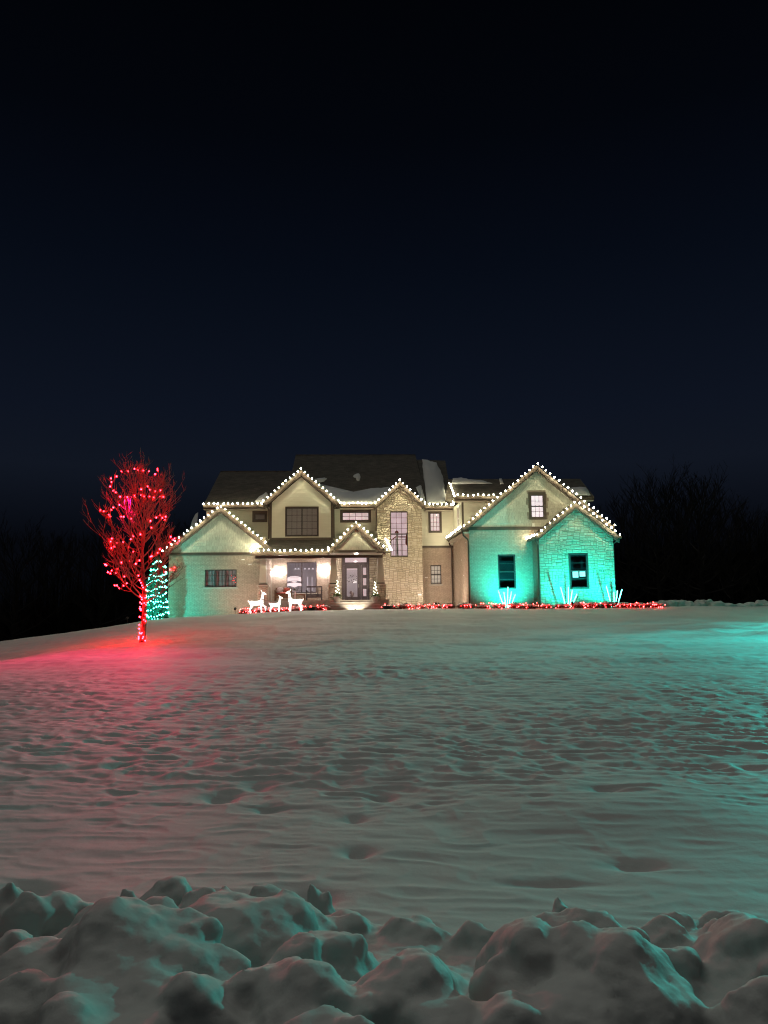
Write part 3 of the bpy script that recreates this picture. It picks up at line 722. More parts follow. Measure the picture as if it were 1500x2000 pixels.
# ------------------------------------------------------------------ roofs
def fasc(name, p, q, Yf, drop, th=.045, mat='fascia'):   # board under a roof edge
    p, q = Vector(p), Vector(q); b = MB(); b.prism([p, q, q-Vector((0, 0, drop)), p-Vector((0, 0, drop))], (0, th, 0)); return b.build(name, M[mat], house)
def gable(peak, sl, xl, xr, y0, y1, drop=.24, slr=None):
    """gable roof: two slabs, bargeboards on the front, soffits behind them"""
    slr = slr or sl; px, pz = peak; L = (xl, pz-(px-xl)*sl); Rr = (xr, pz-(xr-px)*slr)
    rf = empty('gable_roof', (px, y0, pz), parent=house)
    MB().slab([(L[0], y0, L[1]), (px, y0, pz), (px, y1, pz), (L[0], y1, L[1])], .10).build('slope', M['roof'], rf)
    MB().slab([(px, y0, pz), (Rr[0], y0, Rr[1]), (Rr[0], y1, Rr[1]), (px, y1, pz)], .10).build('slope', M['roof'], rf)
    for a, c in (((L[0], L[1]), (px, pz)), ((px, pz), (Rr[0], Rr[1]))):
        pts = [(a[0], y0-.035, a[1]-.02), (c[0], y0-.035, c[1]-.02), (c[0], y0-.035, c[1]-.02-drop), (a[0], y0-.035, a[1]-.02-drop)]
        MB().prism(pts, (0, .034, 0)).build('bargeboard', M['fascia'], rf)
        pts = [(a[0], y0-.012, a[1]-.02-drop), (c[0], y0-.012, c[1]-.02-drop), (c[0], y0-.012, c[1]-.10-drop), (a[0], y0-.012, a[1]-.10-drop)]
        MB().prism(pts, (0, .16, 0)).build('soffit', M['trim'], rf)
    return L, Rr
Lw, Rw = gable((-7.45, 6.15), .81, -10.72, -4.35, 44.78, 55.0)
Ld, Rd = gable((-2.93, 8.76), .88, -5.22, -.56, 47.08, 52.4)
Lt, Rt = gable((3.2, 8.03), .92, 1.60, 4.80, 47.08, 51.0)
Le, Re = gable((.46, 5.02), .94, -1.16, 2.10, 43.62, 48.3, .18)
Lg, Rg = gable((10.5, 8.03), .828, 6.30, 14.74, 41.78, 52.0)
Lb, Rb = gable((12.17, 5.70), .80, 9.92, 14.46, 40.28, 42.6)
mr_ = empty('main_roof', (0, 54, 9), parent=house)
zz = lambda y: 6.73 + (y-48)*.5345
def roof(name, poly, t=.12, par=None, mat='roof'): return MB().slab(poly, t).build(name, M[mat], par or mr_)
roof('left_slope', [(-9.05, 48, 6.72), (-4.0, 48, 6.72), (-4.0, 54.2, zz(54.2)-.01), (-9.05, 54.2, zz(54.2)-.01)])
roof('left_rear_slope', [(-9.05, 54.2, zz(54.2)-.01), (-4.0, 54.2, zz(54.2)-.01), (-4.0, 61, 6.7), (-9.05, 61, 6.7)])
roof('main_slope', [(-4.0, 48, zz(48)), (5.0, 48, zz(48)), (5.15, 57.8, zz(57.8)), (-4.0, 57.8, zz(57.8))], .3)
roof('rear_slope', [(-4.0, 57.8, zz(57.8)), (5.15, 57.8, zz(57.8)), (5.15, 67, 7), (-4.0, 67, 7)])
roof('right_slope', [(5.0, 48, 6.60), (6.62, 48, 6.60), (7.35, 57, 11.32), (5.2, 57, 11.40)])
roof('ridge_cap', [(-4.0, 57.62, zz(57.62)+.05), (5.15, 57.62, zz(57.62)+.05), (5.15, 57.95, zz(57.62)+.10), (-4.0, 57.95, zz(57.62)+.10)], .05)
roof('ridge_cap', [(-9.05, 54.05, zz(54.05)+.04), (-4.2, 54.05, zz(54.05)+.04), (-4.2, 54.35, zz(54.05)+.08), (-9.05, 54.35, zz(54.05)+.08)], .05)
roof('gable_wall', [(-4.0, 54.3, zz(54.3)-.3), (-4.0, 57.7, zz(57.7)-.3), (-3.9, 57.7, zz(57.7)-.3), (-3.9, 54.3, zz(54.3)-.3)], .4, None, 'siding')
def eave(x0, x1, y, z, drop=.2):
    MB().box(x0, x1, y-.1, y+.02, z-.14, z-.02).build('gutter', M['gutter'], house)
    MB().box(x0, x1, y+.02, y+.46, z-drop-.06, z-drop-.02).build('soffit', M['soffit'], house)
    MB().box(x0, x1, y+.021, y+.05, z-drop-.02, z-.14).build('fascia_board', M['fascia'], house)
eave(-9.05, -5.2, 48, 6.70); eave(-.55, 1.6, 48, 6.70); eave(4.82, 6.62, 48, 6.58)
# room roof, garage side eave, porch roof
rr_ = empty('room_roof', (10, 45.5, 7), parent=house)
roof('slope', [(6.2, 44.1, 6.62), (14.42, 44.1, 6.62), (14.42, 46.65, 8.10), (6.2, 46.65, 8.10)], .1, rr_)
roof('rear_slope', [(6.2, 46.65, 8.10), (14.42, 46.65, 8.10), (14.42, 50, 6.3), (6.2, 50, 6.3)], .1, rr_)
eave(6.2, 8.6, 44.1, 6.6); eave(13.2, 14.42, 44.1, 6.6)
b = MB(); b.prism([(14.42, 44.1, 6.6), (14.42, 46.65, 8.08), (14.42, 50, 6.3)], (.03, 0, 0)); b.build('bargeboard', M['fascia'], rr_)
b = MB(); b.prism([(6.17, 44.1, 6.6), (6.17, 46.65, 8.08), (6.17, 46.65, 7.9), (6.17, 44.1, 6.42)], (.03, 0, 0)); b.build('bargeboard', M['fascia'], rr_)
MB().box(6.16, 6.28, 41.62, 47.95, 4.36, 4.5).build('gutter', M['gutter'], house)
MB().box(6.28, 6.66, 41.7, 47.95, 4.26, 4.3).build('soffit', M['soffit'], house)
pr_ = empty('porch_roof', (-3, 45, 4), parent=house)
roof('slope', [(-5.5, 43.8, 3.44), (-.9, 43.8, 3.44), (-.9, 47.28, 4.45), (-5.15, 47.28, 4.45)], .1, pr_)
roof('slope', [(1.6, 43.85, 3.44), (2.45, 43.85, 3.44), (2.25, 47.28, 4.42), (1.6, 47.28, 4.42)], .1, pr_)
MB().box(-5.5, -1.15, 43.72, 43.8, 3.24, 3.42).build('gutter', M['gutter'], pr_)
MB().box(-5.3, 1.95, 43.9, 44.05, 3.08, 3.24).build('porch_beam', M['fascia'], pr_)
MB().box(-5.3, 2.0, 44.05, YM-.03, 3.40, 3.43).build('porch_ceiling', M['soffit'], pr_)
MB().box(-1.05, 1.98, 43.62, 43.75, 3.36, 3.50).build('band_board', M['trim'], pr_)
eg = empty('shake_gable', (.46, 43.8, 3.5), parent=house)
MB().prism([(-.95, 43.8, 3.5), (1.9, 43.8, 3.5), (.46, 43.8, 4.82)], (0, .1, 0)).build('sheathing', M['shake'], eg)
shakes(eg, 3.5, 4.8, 43.8, lambda z: .46-(4.82-z)/.94, lambda z: .46+(4.82-z)/.94, rowh=.2, wd=.13)
# lower roof behind the wing, dark with one tongue of snow
lr_ = [(-10.9, 49.0, 4.0), (-8.96, 49.0, 4.0), (-8.96, 53.5, 6.9), (-9.7, 53.5, 6.9)]
roof('rear_wing_roof', lr_, .1)

# snow lying on the roofs
def snowpatch(px, p0, n, name='roof_snow', t=.05, lift=.012):
    n = Vector(n).normalized(); pts = [RP(x, y, p0, n) for x, y in px]
    b = MB(); m_ = len(pts); c = sum(pts, Vector())/m_
    lo = [p + n*lift for p in pts]; hi = [c + (p-c)*.94 + n*(lift+t*(.6+.4*R.random())) for p in pts]
    b.add(lo+hi+[c+n*(lift+t)], [(i, (i+1) % m_, m_+(i+1) % m_, m_+i) for i in range(m_)] + [(m_+i, m_+(i+1) % m_, 2*m_) for i in range(m_)])
    return b.build(name, M['roofsnow'], mr_, None, True)
def jag(pts, s=1.0, k=4):                          # melt edge: break a pixel outline into an uneven one
    out = []
    for (a, c), (d, f) in zip(pts, pts[1:]+pts[:1]):
        for i in range(k): out.append((a+(d-a)*i/k + (R.uniform(-s, s) if i else 0), c+(f-c)*i/k + (R.uniform(-s, s) if i else 0)))
    return out
nm = (0, -.5345, 1); pm = (0, 48, 6.73)
snowpatch(jag([(617, 944), (632, 950), (650, 960), (672, 967), (695, 966), (713, 958), (733, 954), (762, 952), (770, 962), (735, 984), (662, 984), (640, 965)], 1.2), pm, nm)
snowpatch(jag([(612, 937), (622, 935), (634, 934), (639, 936), (633, 941), (620, 944)], .6), pm, nm)
snowpatch(jag([(689, 931), (696, 926), (702, 926), (704, 932), (702, 939), (697, 939), (695, 934)], .8, 2), pm, nm)
snowpatch(jag([(812, 952), (822, 948), (826, 960), (831, 983), (822, 976)], .8), pm, nm)
snowpatch(jag([(497, 981), (506, 971), (520, 962), (524, 966), (514, 982)], .6), pm, nm)
pr0 = Vector((5.0, 48, 6.60)); nr_ = Vector((1.62, 0, 0)).cross(Vector((.2, 9, 4.8)))
snowpatch(jag([(824, 897), (838, 900), (852, 903), (858, 915), (866, 935), (869, 960), (872, 984), (834, 984), (831, 960), (827, 925)], .9), pr0, nr_, t=.09)
n2 = Vector((8.2, 0, 0)).cross(Vector((0, 2.55, 1.48)))
snowpatch(jag([(884, 935), (900, 934), (920, 938), (945, 940), (962, 945), (884, 946)], .4), (6.2, 44.1, 6.62), n2)
snowpatch(jag([(975, 936), (980, 936), (984, 946), (977, 946)], .3), (6.2, 44.1, 6.62), n2)
snowpatch(jag([(1108, 955), (1126, 953), (1144, 953), (1149, 960), (1154, 968), (1122, 968)], .4), (6.2, 44.1, 6.62), n2, t=.08)
n3 = (Vector(lr_[1])-Vector(lr_[0])).cross(Vector(lr_[2])-Vector(lr_[1]))
snowpatch([(368, 1052), (370, 1036), (375, 1018), (382, 1004), (387, 1001), (386, 1014), (383, 1045)], lr_[0], n3)

# gutters' pipes
def pipe(pts, r_=.045): return MB().tube(pts, r_, 8).build('downspout', M['gutter'], house)
pipe([(6.24, 41.75, 4.38), (6.3, 41.8, 4.12), (6.55, 41.88, 3.9), (6.58, 41.9, 3.8), (6.58, 41.9, .1)])
pipe([(6.3, 47.9, 4.38), (6.36, 48.0, 4.15), (6.5, 48.2, 3.98), (6.52, 48.36, 3.85), (6.52, 48.36, .1)])
pipe([(9.95, 40.2, 3.82), (9.97, 40.3, 3.62), (10.08, 40.42, 3.45), (10.08, 40.42, .1)])
pipe([(14.5, 40.3, 3.86), (14.42, 40.4, 3.66), (14.25, 40.7, 3.5), (14.25, 40.8, .1)])
pipe([(-5.02, 47.0, 6.62), (-4.98, 47.05, 6.45), (-4.9, 47.15, 6.3), (-4.9, 47.2, 4.5)])
pipe([(-.75, 47.0, 6.6), (-.8, 47.05, 6.45), (-.9, 47.15, 6.3), (-.9, 47.2, 4.5)])
for x, y, z in ((14.46, 40.1, 3.9), (9.92, 40.1, 3.9)):
    MB().box(x-.07, x+.07, y+.02, y+2.2, z-.16, z-.03).build('gutter', M['gutter'], house)
for x, y, z in ((-5.22, 46.9, 6.74), (-.56, 46.9, 6.68)):
    MB().box(x-.08, x+.08, y+.02, y+1.1, z-.16, z-.03).build('gutter', M['gutter'], house)
# side lamp on the garage's right wall
b = MB(); b.box(14.19, 14.36, 41.5, 41.6, 2.55, 2.6).lathe((14.36, 41.55, 2.38), [(.10, 0), (.13, .02), (.06, .16), (.03, .2)], 10); b.build('side_lamp', M['metal'], house)

# ------------------------------------------------------------------ porch
MB().box(-4.8, 2.3, 43.95, YM-.03, -.2, .68).build('porch_floor', M['concrete'], house)
for k in range(4):
    MB().box(-1.0, 1.72, 43.95-.36*(k+1)+.0, 43.95-.36*k-.002, -.2, .68-.155*(k)-.15).build('step', M['concrete'], house)
    MB().box(-1.03, 1.75, 43.92-.36*(k+1), 43.95-.36*k-.03, .68-.155*k-.149, .68-.155*k-.115).build('step_tread', M['roofsnow'], house)
def column(cx, cy, w0=.15, w1=.21, zt_=3.1):
    c = empty('porch_column', (cx, cy, 0), parent=house)
    b = MB(); zb = 1.66
    b.add([(cx-w1, cy-w1, zb), (cx+w1, cy-w1, zb), (cx+w1, cy+w1, zb), (cx-w1, cy+w1, zb), (cx-w0, cy-w0, zt_), (cx+w0, cy-w0, zt_), (cx+w0, cy+w0, zt_), (cx-w0, cy+w0, zt_)],
          [(3,2,1,0),(4,5,6,7),(0,1,5,4),(1,2,6,5),(2,3,7,6),(3,0,4,7)])
    b.build('shaft', M['cream'], c)
    MB().box(cx-.235, cx+.235, cy-.235, cy+.235, 1.60, 1.655).build('plinth', M['iron'], c)
    MB().box(cx-.34, cx+.34, cy-.34, cy+.34, 1.50, 1.595).build('cap', M['cream'], c)
    p_ = MB().box(cx-.27, cx+.27, cy-.27, cy+.27, -.2, 1.498).build('pier', M['joint'], c)
    for (ax, Y_, sg, a0) in (('x', cy-.272, -1, cx-.27), ('y', cx+.272, 1, cy-.27), ('y', cx-.272, -1, cy-.27)):
        ashlar(c, a0, a0+.54, .05, 1.49, Y_, axis=ax, sgn=sg, uw=.075, uh=.06, limit=40)
column(-4.88, 44.3); column(-.86, 44.3); column(1.82, 44.3)
def sconce(x, z):
    s = empty('wall_lantern', (x, YM, z), parent=house)
    b = MB(); b.box(x-.05, x+.05, YM-.03, YM-.012, z-.1, z+.1).box(x-.015, x+.015, YM-.32, YM-.03, z+.08, z+.1); b.build('bracket', M['iron'], s)
    MB().lathe((x, YM-.30, z-.14), [(.035, .05), (.05, .06), (.05, .2), (.035, .22)], 10).build('lamp_glass', M['sconce'], s)
M['downlight'] = glow('downlight_lens', (1.0, .86, .80), 520.)
M['sconce'] = glow('lantern_glass', (1.0, .88, .84), 430.)
for x_, y_2 in ((-3.4, 46.0), (-1.9, 46.0), (.45, 46.0), (.45, 44.45)):
    dl = empty('porch_downlight', (x_, y_2, 3.39), parent=house)
    MB().lathe((x_, y_2, 3.36), [(.11, 0), (.12, .03), (.09, .035)], 14).build('trim_ring', M['white'], dl)
    MB().lathe((x_, y_2, 3.345), [(.08, 0), (.08, .012)], 14).build('lens', M['downlight'], dl)
s1 = U(546, 1116, YM-.1); s2 = U(633, 1112, YM-.1)
sconce(s1.x, s1.z); sconce(s2.x, s2.z)

# ------------------------------------------------------------------ light strings
def bulbmesh(name, mat, r_, sub=2, el=1.25):
    b = MB(); b.ball((0, 0, 0), r_, r_, r_*el, sub); me_ = b.mesh(name); me_.materials.append(mat)
    me_.polygons.foreach_set('use_smooth', [True]*len(me_.polygons)); return me_
BW = bulbmesh('bulb', M['bulb'], .037, 2)
BWS = [BW] + [bulbmesh('bulb', glow('warm_bulb', (.97, .90*k_, .58*k_), WARM*f_), .037*g_, 2) for k_, f_, g_ in ((.97, .6, .95), (1.0, 1.25, 1.06), (.95, .85, .9))]
BR = bulbmesh('bulb', M['redbulb'], .029, 1, 1.1)
BR2 = bulbmesh('bulb', M['redbulb2'], .022, 1, 1.1)
BT = bulbmesh('bulb', M['tealbulb'], .033, 1, 1.1)
BT2 = bulbmesh('bulb', M['tealbulb2'], .05, 1, 1.1)
BM = bulbmesh('bulb', M['minilight'], .02, 1, 1.1)
def strand(label, pts, bulbs, mesh, group, wire=True, name='light_string', rw_=.008):
    c = sum((Vector(p) for p in bulbs), Vector())/len(bulbs)
    s = empty(name, c, label, 'light string', group)
    if wire: MB().tube(pts, rw_, 4).build('wire', M['wire'], s)
    for p in bulbs:
        o = bpy.data.objects.new('bulb', R.choice(mesh) if isinstance(mesh, list) else mesh); COL.objects.link(o); o.parent = s; o.location = Vector(p) - c
        o.rotation_euler = (R.uniform(-.2, .2), R.uniform(-.2, .2), R.uniform(0, 6)); k = R.uniform(.9, 1.1); o.scale = (k, k, k)
    return s
def run(label, pts, gap=.302, off=(0, -.20, .075)):
    off = Vector(off); pts = [Vector(p)+off for p in pts]; bl = []; wp_ = []; carry = .05
    for a, c in zip(pts[:-1], pts[1:]):
        L = (c-a).length; t = carry
        while t <= L: bl.append(a+(c-a)*(t/L) + Vector((R.uniform(-.03, .03), R.uniform(-.015, .015), R.uniform(-.03, .02)))); t += gap
        carry = t - L
    for p in bl: wp_ += [p + Vector((0, .012, -.075)), p + Vector((0, -off.y-.03, -.06)), p + Vector((0, .012, -.075))]   # clip back to the roof edge
    return strand(label, wp_, bl, BWS, 'warm bulb strings along the roof edges')
y_ = lambda p, y: (p[0], y, p[1])
run('warm bulb string along the low left wing gable', [y_(Lw, 44.78), (-7.45, 44.78, 6.15), y_((-4.62, 3.86), 44.78)])
run('warm bulb string along the left main gutter, above the wing gable', [(-9.05, 48, 6.72), (-5.35, 48, 6.72)])
run('warm bulb string outlining the tall siding gable with dark double window', [y_(Ld, 47.08), (-2.93, 47.08, 8.76), y_(Rd, 47.08)])
run('warm bulb string in the gutter between siding gable and stone gable', [(-.55, 48, 6.72), (1.62, 48, 6.72)], .27)
run('warm bulb string outlining the stone gable over the tall window', [y_(Lt, 47.08), (3.2, 47.08, 8.03), y_(Rt, 47.08)])
run('warm bulb string in the short gutter right of the stone gable', [(4.78, 47.95, 6.62), (6.62, 47.95, 6.6)], .27)
run('warm bulb string climbing the roof edge right of the stone gable', [(6.64, 48.0, 6.62), (6.85, 50.6, 7.98)], .3, (0, -.03, .06))
run('warm bulb string on the left slope edge of the room above the garage', [(6.18, 44.1, 6.64), (6.18, 46.0, 7.70)], .3, (-.02, -.03, .05))
run('warm bulb string in the gutter of the room above the garage', [(6.3, 44.1, 6.62), (8.6, 44.1, 6.62)])
run('dense warm bulb string receding along the garage side gutter', [(6.18, 41.7, 4.56), (6.18, 47.9, 4.56)], .302, (-.02, 0, .03))
run('warm bulb string outlining the large garage gable', [y_(Lg, 41.78), (10.5, 41.78, 8.03), y_(Rg, 41.78)])
run('warm bulb string outlining the small stone bay gable on the garage', [y_(Lb, 40.28), (12.17, 40.28, 5.70), y_(Rb, 40.28)])
run('short warm bulb string on the left gutter of the stone bay', [(9.86, 40.1, 3.95), (9.86, 42.0, 3.95)], .3, (0, 0, .03))
run('warm bulb string along the porch gutter', [(-5.45, 43.72, 3.44), (-1.15, 43.72, 3.44)])
run('warm bulb string outlining the entry gable over the door', [y_(Le, 43.6), (.46, 43.6, 5.02), y_(Re, 43.6)])
run('bright warm bulb string receding on the porch roof right of the entry', [(2.12, 43.7, 3.5), (2.46, 43.85, 3.47), (2.27, 47.2, 4.45)], .302, (0, -.03, .05))
run('bright warm bulb string receding on the porch roof beside the wing', [(-5.5, 43.8, 3.46), (-5.32, 45.6, 3.98)], .2, (0, -.03, .05))

# ------------------------------------------------------------------ trees
def barebranches(height, spread, nprim, lean, trunk_r, first, rnd, fork=1.0, levels=3, nsec=7, nter=3, curve=.9, tip=.004, sides=4):
    """leader, ascending limbs that curve upward, twigs; returns trunk and crown builders and all points"""
    tr, cr, pts = MB(), MB(), []
    def leader(t): return Vector((lean[0]*t*t*height + .06*math.sin(t*7), lean[1]*t*t*height + .05*math.cos(t*5), t*height))
    n_ = 16; tp_ = [leader(i/n_) for i in range(n_+1)]
    tr.tube(tp_, [trunk_r*(1-i/n_)**.85*(1.25 if i == 0 else 1)+tip for i in range(n_+1)], 8)
    def limb(p, d, L, r_, lev, bend):
        seg = 7 if lev < 2 else 5; P = [p.copy()]; d = d.normalized(); q = p.copy(); 
        for i in range(seg):
            d = (d + Vector((0, 0, 1))*bend/seg + Vector((rnd.uniform(-1, 1), rnd.uniform(-1, 1), rnd.uniform(-.6, .8)))*.11).normalized()
            q = q + d*L/seg; P.append(q.copy())
        cr.tube(P, [r_*(1-i/seg)**.8+tip for i in range(seg+1)], sides if lev < 2 else 3, False); pts.extend(P[2:])
        if lev >= levels: return
        for k in range(nsec if lev == 1 else nter):
            i = rnd.randint(1 if lev > 1 else 2, seg-1); f = rnd.random(); b0 = P[i].lerp(P[i+1], f); dd = (P[i+1]-P[i]).normalized()
            side = Vector((rnd.uniform(-1, 1), rnd.uniform(-1, 1), rnd.uniform(-.25, .6))).normalized()
            limb(b0, dd*.9 + side*.75, L*rnd.uniform(.30, .55)*(1.15-.5*i/seg), r_*.5*(1-i/seg*.5), lev+1, bend*.55)
    for k in range(nprim):
        t = first + (1-first)*((k+.5)/nprim)**.95*.93; az = k*2.39996 + rnd.uniform(-.4, .4)
        u_ = (t-first)/(1-first); prof = float(np.interp(u_, [0, .3, .6, .85, 1], [1.0, 1.12, 1.12, .92, .55]))
        L = spread*prof*rnd.uniform(.8, 1.15)*1.25*((1.15 if math.cos(az) < -.3 else (.86 if math.cos(az) > .3 else 1)) if u_ < .42 else 1); el = math.radians(6 + 50*u_ + rnd.uniform(-10, 12))
        limb(leader(t), Vector((math.cos(az)*math.cos(el), math.sin(az)*math.cos(el), math.sin(el))), L, trunk_r*.42*(1-t*.72), 1, curve)
    return tr, cr, pts
tb = U(277, 1258, 30.0); tb.z = G(tb.x, 30.0) - .04
rt_ = empty('bare_tree', tb, 'bare young tree wound with glowing red lights left of the house', 'tree')
tr, cr, tpts = barebranches(5.75, 1.52, 38, (-.012, .004), .105, .27, random.Random(21), nsec=10, nter=3, curve=.85, tip=.0055)
for mbx, nm_ in ((tr, 'trunk'), (cr, 'crown')):
    me_ = mbx.mesh(nm_); me_.materials.append(M['bark']); me_.polygons.foreach_set('use_smooth', [True]*len(me_.polygons)); link(nm_, me_, rt_, tb)
wpts = [p + tb for p in tpts]
def npx(p): 
    d = p.dot(fw); return 750+F*p.dot(rt)/d, 1000-F*p.dot(up)/d
pp = np.array([npx(p) for p in wpts])
# bulbs hang on the branches nearest to where the photograph shows them (crop pixels)
RB = [(478,190),(556,190),(603,170),(648,185),(703,186),(752,195),(795,200),(818,192),(808,150),(445,242),(395,255),(375,307),(380,350),(398,392),(420,402),(478,442),(542,452),(615,432),(675,368),(675,424),(740,355),(772,376),(818,387),(870,382),(895,444),(857,447),(804,445),(752,440),(712,438),(465,510),(520,485),(412,545),(375,570),(320,580),(290,565),(362,622),(405,632),(470,640),(516,647),(575,657),(866,627),(890,652),(910,658),(928,640),(828,655),(768,682),(788,735),(712,772),(682,810),(612,840),(572,866),(400,852),(377,885),(374,940),(414,928),(440,895),(490,884),(508,890),(555,937),(593,958),(970,842),(990,860),(1008,857),(950,892),(1042,872),(1030,900),(868,957),(846,990),(805,1027),(762,1035),(690,1077),(625,1085),(562,1084),(484,1092),(452,1138),(240,1145),(248,1168),(285,1180),(238,1207),(365,1175),(372,1188),(342,1200),(320,1220),(430,1187),(480,1210),(518,1230),(564,1221),(643,1208),(300,1288),(328,1296),(370,1280),(342,1326),(402,1310),(402,1330),(434,1311),(478,1334),(538,1328),(542,1306),(605,1304),(650,1303),(664,1262),(915,1174),(958,1175),(992,1165),(1005,1136)]
bl = []
for cx, cy2 in RB:
    x, y = 140+cx/5, 880+cy2/5; d2 = (pp[:, 0]-x)**2 + (pp[:, 1]-y)**2
    near = np.argsort(d2)[:4]; p = wpts[int(R.choice(list(near[:3])))]
    bl.append(p + Vector((0, 0, -.03)))
for k in range(46):                                # spiral round the trunk
    t = k/46; a = t*26; z = .06 + 2.35*R.random()**1.1; a = R.uniform(0, 6.28); r_ = .135 - .035*z/2.3
    bl.append(tb + Vector((r_*math.cos(a)-.0, r_*math.sin(a), z)))
strand('red bulb string looped through the bare tree and round its trunk', [], bl, BR, None, False)

def evergreen(name, base, h, r_, label, col, rnd):
    t = empty(name, base, label, 'tree')
    MB().tube([base, base+Vector((0, 0, h*.9))], [.07, .02], 7).build('trunk', M['bark'], t)
    b = MB()
    for k in range(5200):
        z = rnd.random()**.9; a = rnd.uniform(0, 6.283); rr = r_*(1-.55*z**2.2)*(1.0 if z < .85 else (1-z)/.15*.9+.1)*(.55+.45*rnd.random()**.4)
        rr *= 1 + .14*math.sin(a*3+z*9) + .1*math.sin(a*7-z*23)
        p = base + Vector((rr*math.cos(a), rr*math.sin(a), .05+z*h*.98)); d = Vector((math.cos(a)*.5, math.sin(a)*.5, .9)) + Vector((rnd.uniform(-.3, .3),)*3)
        s = d.cross(Vector((rnd.uniform(-1, 1), rnd.uniform(-1, 1), .2))).normalized()*.028; L = rnd.uniform(.10, .2)
        b.add([p-s, p+s, p+d.normalized()*L], [(0, 1, 2)])
    b.build('foliage', col, t); return t
eb = U(305, 1213, 44.0); eb.z = G(eb.x, 44.0)-.03
evergreen('evergreen_tree', eb, 3.55, .55, 'columnar evergreen wrapped in teal lights at the left house corner', M['needle'], random.Random(3))
bl = []; r2 = random.Random(12)
for k in range(250):
    t = k/250; a = t*2*math.pi*9.5; rr = .55*(1-.55*t**2.2)*(1.0 if t < .85 else (1-t)/.15*.9+.1)+.05
    rr *= 1 + .12*math.sin(a*3+t*9)
    bl.append(eb + Vector((rr*math.cos(a), rr*math.sin(a), .06+t*3.5+.06*math.sin(a*2.3)+r2.uniform(-.05, .05))))
strand('teal bulb string spiralling round the columnar evergreen', [], bl, BT, None, False)

# a second bare tree with teal lights stands just right of the view; its light falls on the lawn
q = Vector((21.0, 32.0, 0)); q.z = G(q.x, q.y)-.04
t2 = empty('bare_tree', q, 'bare tree wound with teal lights at the right edge of the lawn', 'tree')
for ch in rt_.children:
    o = ch.copy(); COL.objects.link(o); o.parent = t2; o.scale = (.86, .86, .9)
t2.rotation_euler.z = 2.0
rm = Matrix.Rotation(2.0, 3, 'Z'); r2 = random.Random(4)
bl = [q + rm @ Vector((p.x*.86, p.y*.86, p.z*.9)) for p in r2.sample(tpts, 60)]
bl += [q + Vector((.12*math.cos(k*.8), .12*math.sin(k*.8), .08+k*.07)) for k in range(30)]
strand('teal bulb string wound through the bare tree at the right', [], bl, BT2, None, False)

# trees standing in the dark beyond the house
BGT = []
for sd_, hh, sp_ in ((31, 15, 5.2), (32, 13, 4.6)):
    a, c, _ = barebranches(hh, sp_, 30, (.01, .005), .30, .2, random.Random(sd_), nsec=9, nter=5, curve=.6, tip=.012, sides=3)
    ms = []
    for mbx, nm_ in ((a, 'trunk'), (c, 'crown')):
        me_ = mbx.mesh(nm_); me_.materials.append(M['darkbark']); ms.append((nm_, me_))
    BGT.append(ms)
def far_tree(px, top, Y, label, k):
    g = U(px, 1190, Y); zb = G(g.x, Y)-.2; zt_ = U(px, top, Y).z; hh = (15, 13)[k]
    s = (zt_-zb)/(hh*1.22)
    t = empty('far_tree', (g.x, Y, zb), label, 'tree', 'dark bare trees beyond the house')
    t.scale = (s, s, s); t.rotation_euler.z = R.uniform(0, 6.28)
    for nm_, me_ in BGT[k]: link(nm_, me_, t).location = (0, 0, 0)
for a in [(1290, 935, 82, 'tallest dark bare tree beyond the garage, first of the right group', 0),
          (1375, 940, 86, 'tall dark bare tree just right of the tallest one', 1),
          (1232, 985, 90, 'dark bare tree closest to the right garage gable', 1),
          (1430, 985, 92, 'lower dark bare tree right of the two tallest ones', 0),
          (1492, 1010, 95, 'dark bare tree at the right edge of the view', 1),
          (1335, 965, 95, 'dark bare tree standing behind the gap of the two tallest', 1),
          (30, 1040, 95, 'dark bare tree at the left edge of the view', 0),
          (110, 1055, 100, 'dark bare tree left of the red tree, second from the left edge', 1),
          (195, 1050, 92, 'dark bare tree seen behind the left boughs of the red tree', 0),
          (350, 1030, 88, 'dark bare tree behind the low left wing roof', 1)]: far_tree(*a)
# woods behind them read as one dark mass
r3 = random.Random(9); b = MB()
for k in range(26000):
    X = r3.uniform(-75, 95); Y = r3.uniform(98, 125); g = G(X, Y) - .5
    hmax = 5.5 + 3.0*noise.noise(Vector((X*.06, Y*.03, 1))) + 3.4
    h = hmax*r3.uniform(.35, 1.15)+3.0; z0 = g + (0 if r3.random() < .5 else h*r3.uniform(.2, .6)); wd = r3.uniform(.03, .16)
    d = Vector((r3.uniform(-.9, .9), r3.uniform(-.5, .5), h-(z0-g)*r3.uniform(.4, .9)))
    s = Vector((wd, r3.uniform(-.06, .06), 0)); p = Vector((X, Y, z0))
    b.add([p-s, p+s, p+d], [(0, 1, 2)])
for k in range(5000):
    X = r3.uniform(-75, 95); Y = r3.uniform(90, 108); g = G(X, Y)-.4; h = r3.uniform(1.5, 4.6); s = Vector((r3.uniform(.2, .5), r3.uniform(-.2, .2), 0)); p = Vector((X, Y, g))
    b.add([p-s, p+s, p+Vector((r3.uniform(-.8, .8), 0, h))], [(0, 1, 2)])
tag(b.build('distant_woods', M['darkbark']), 'dark leafless woods along the horizon behind the house', 'woods', None, 'stuff')

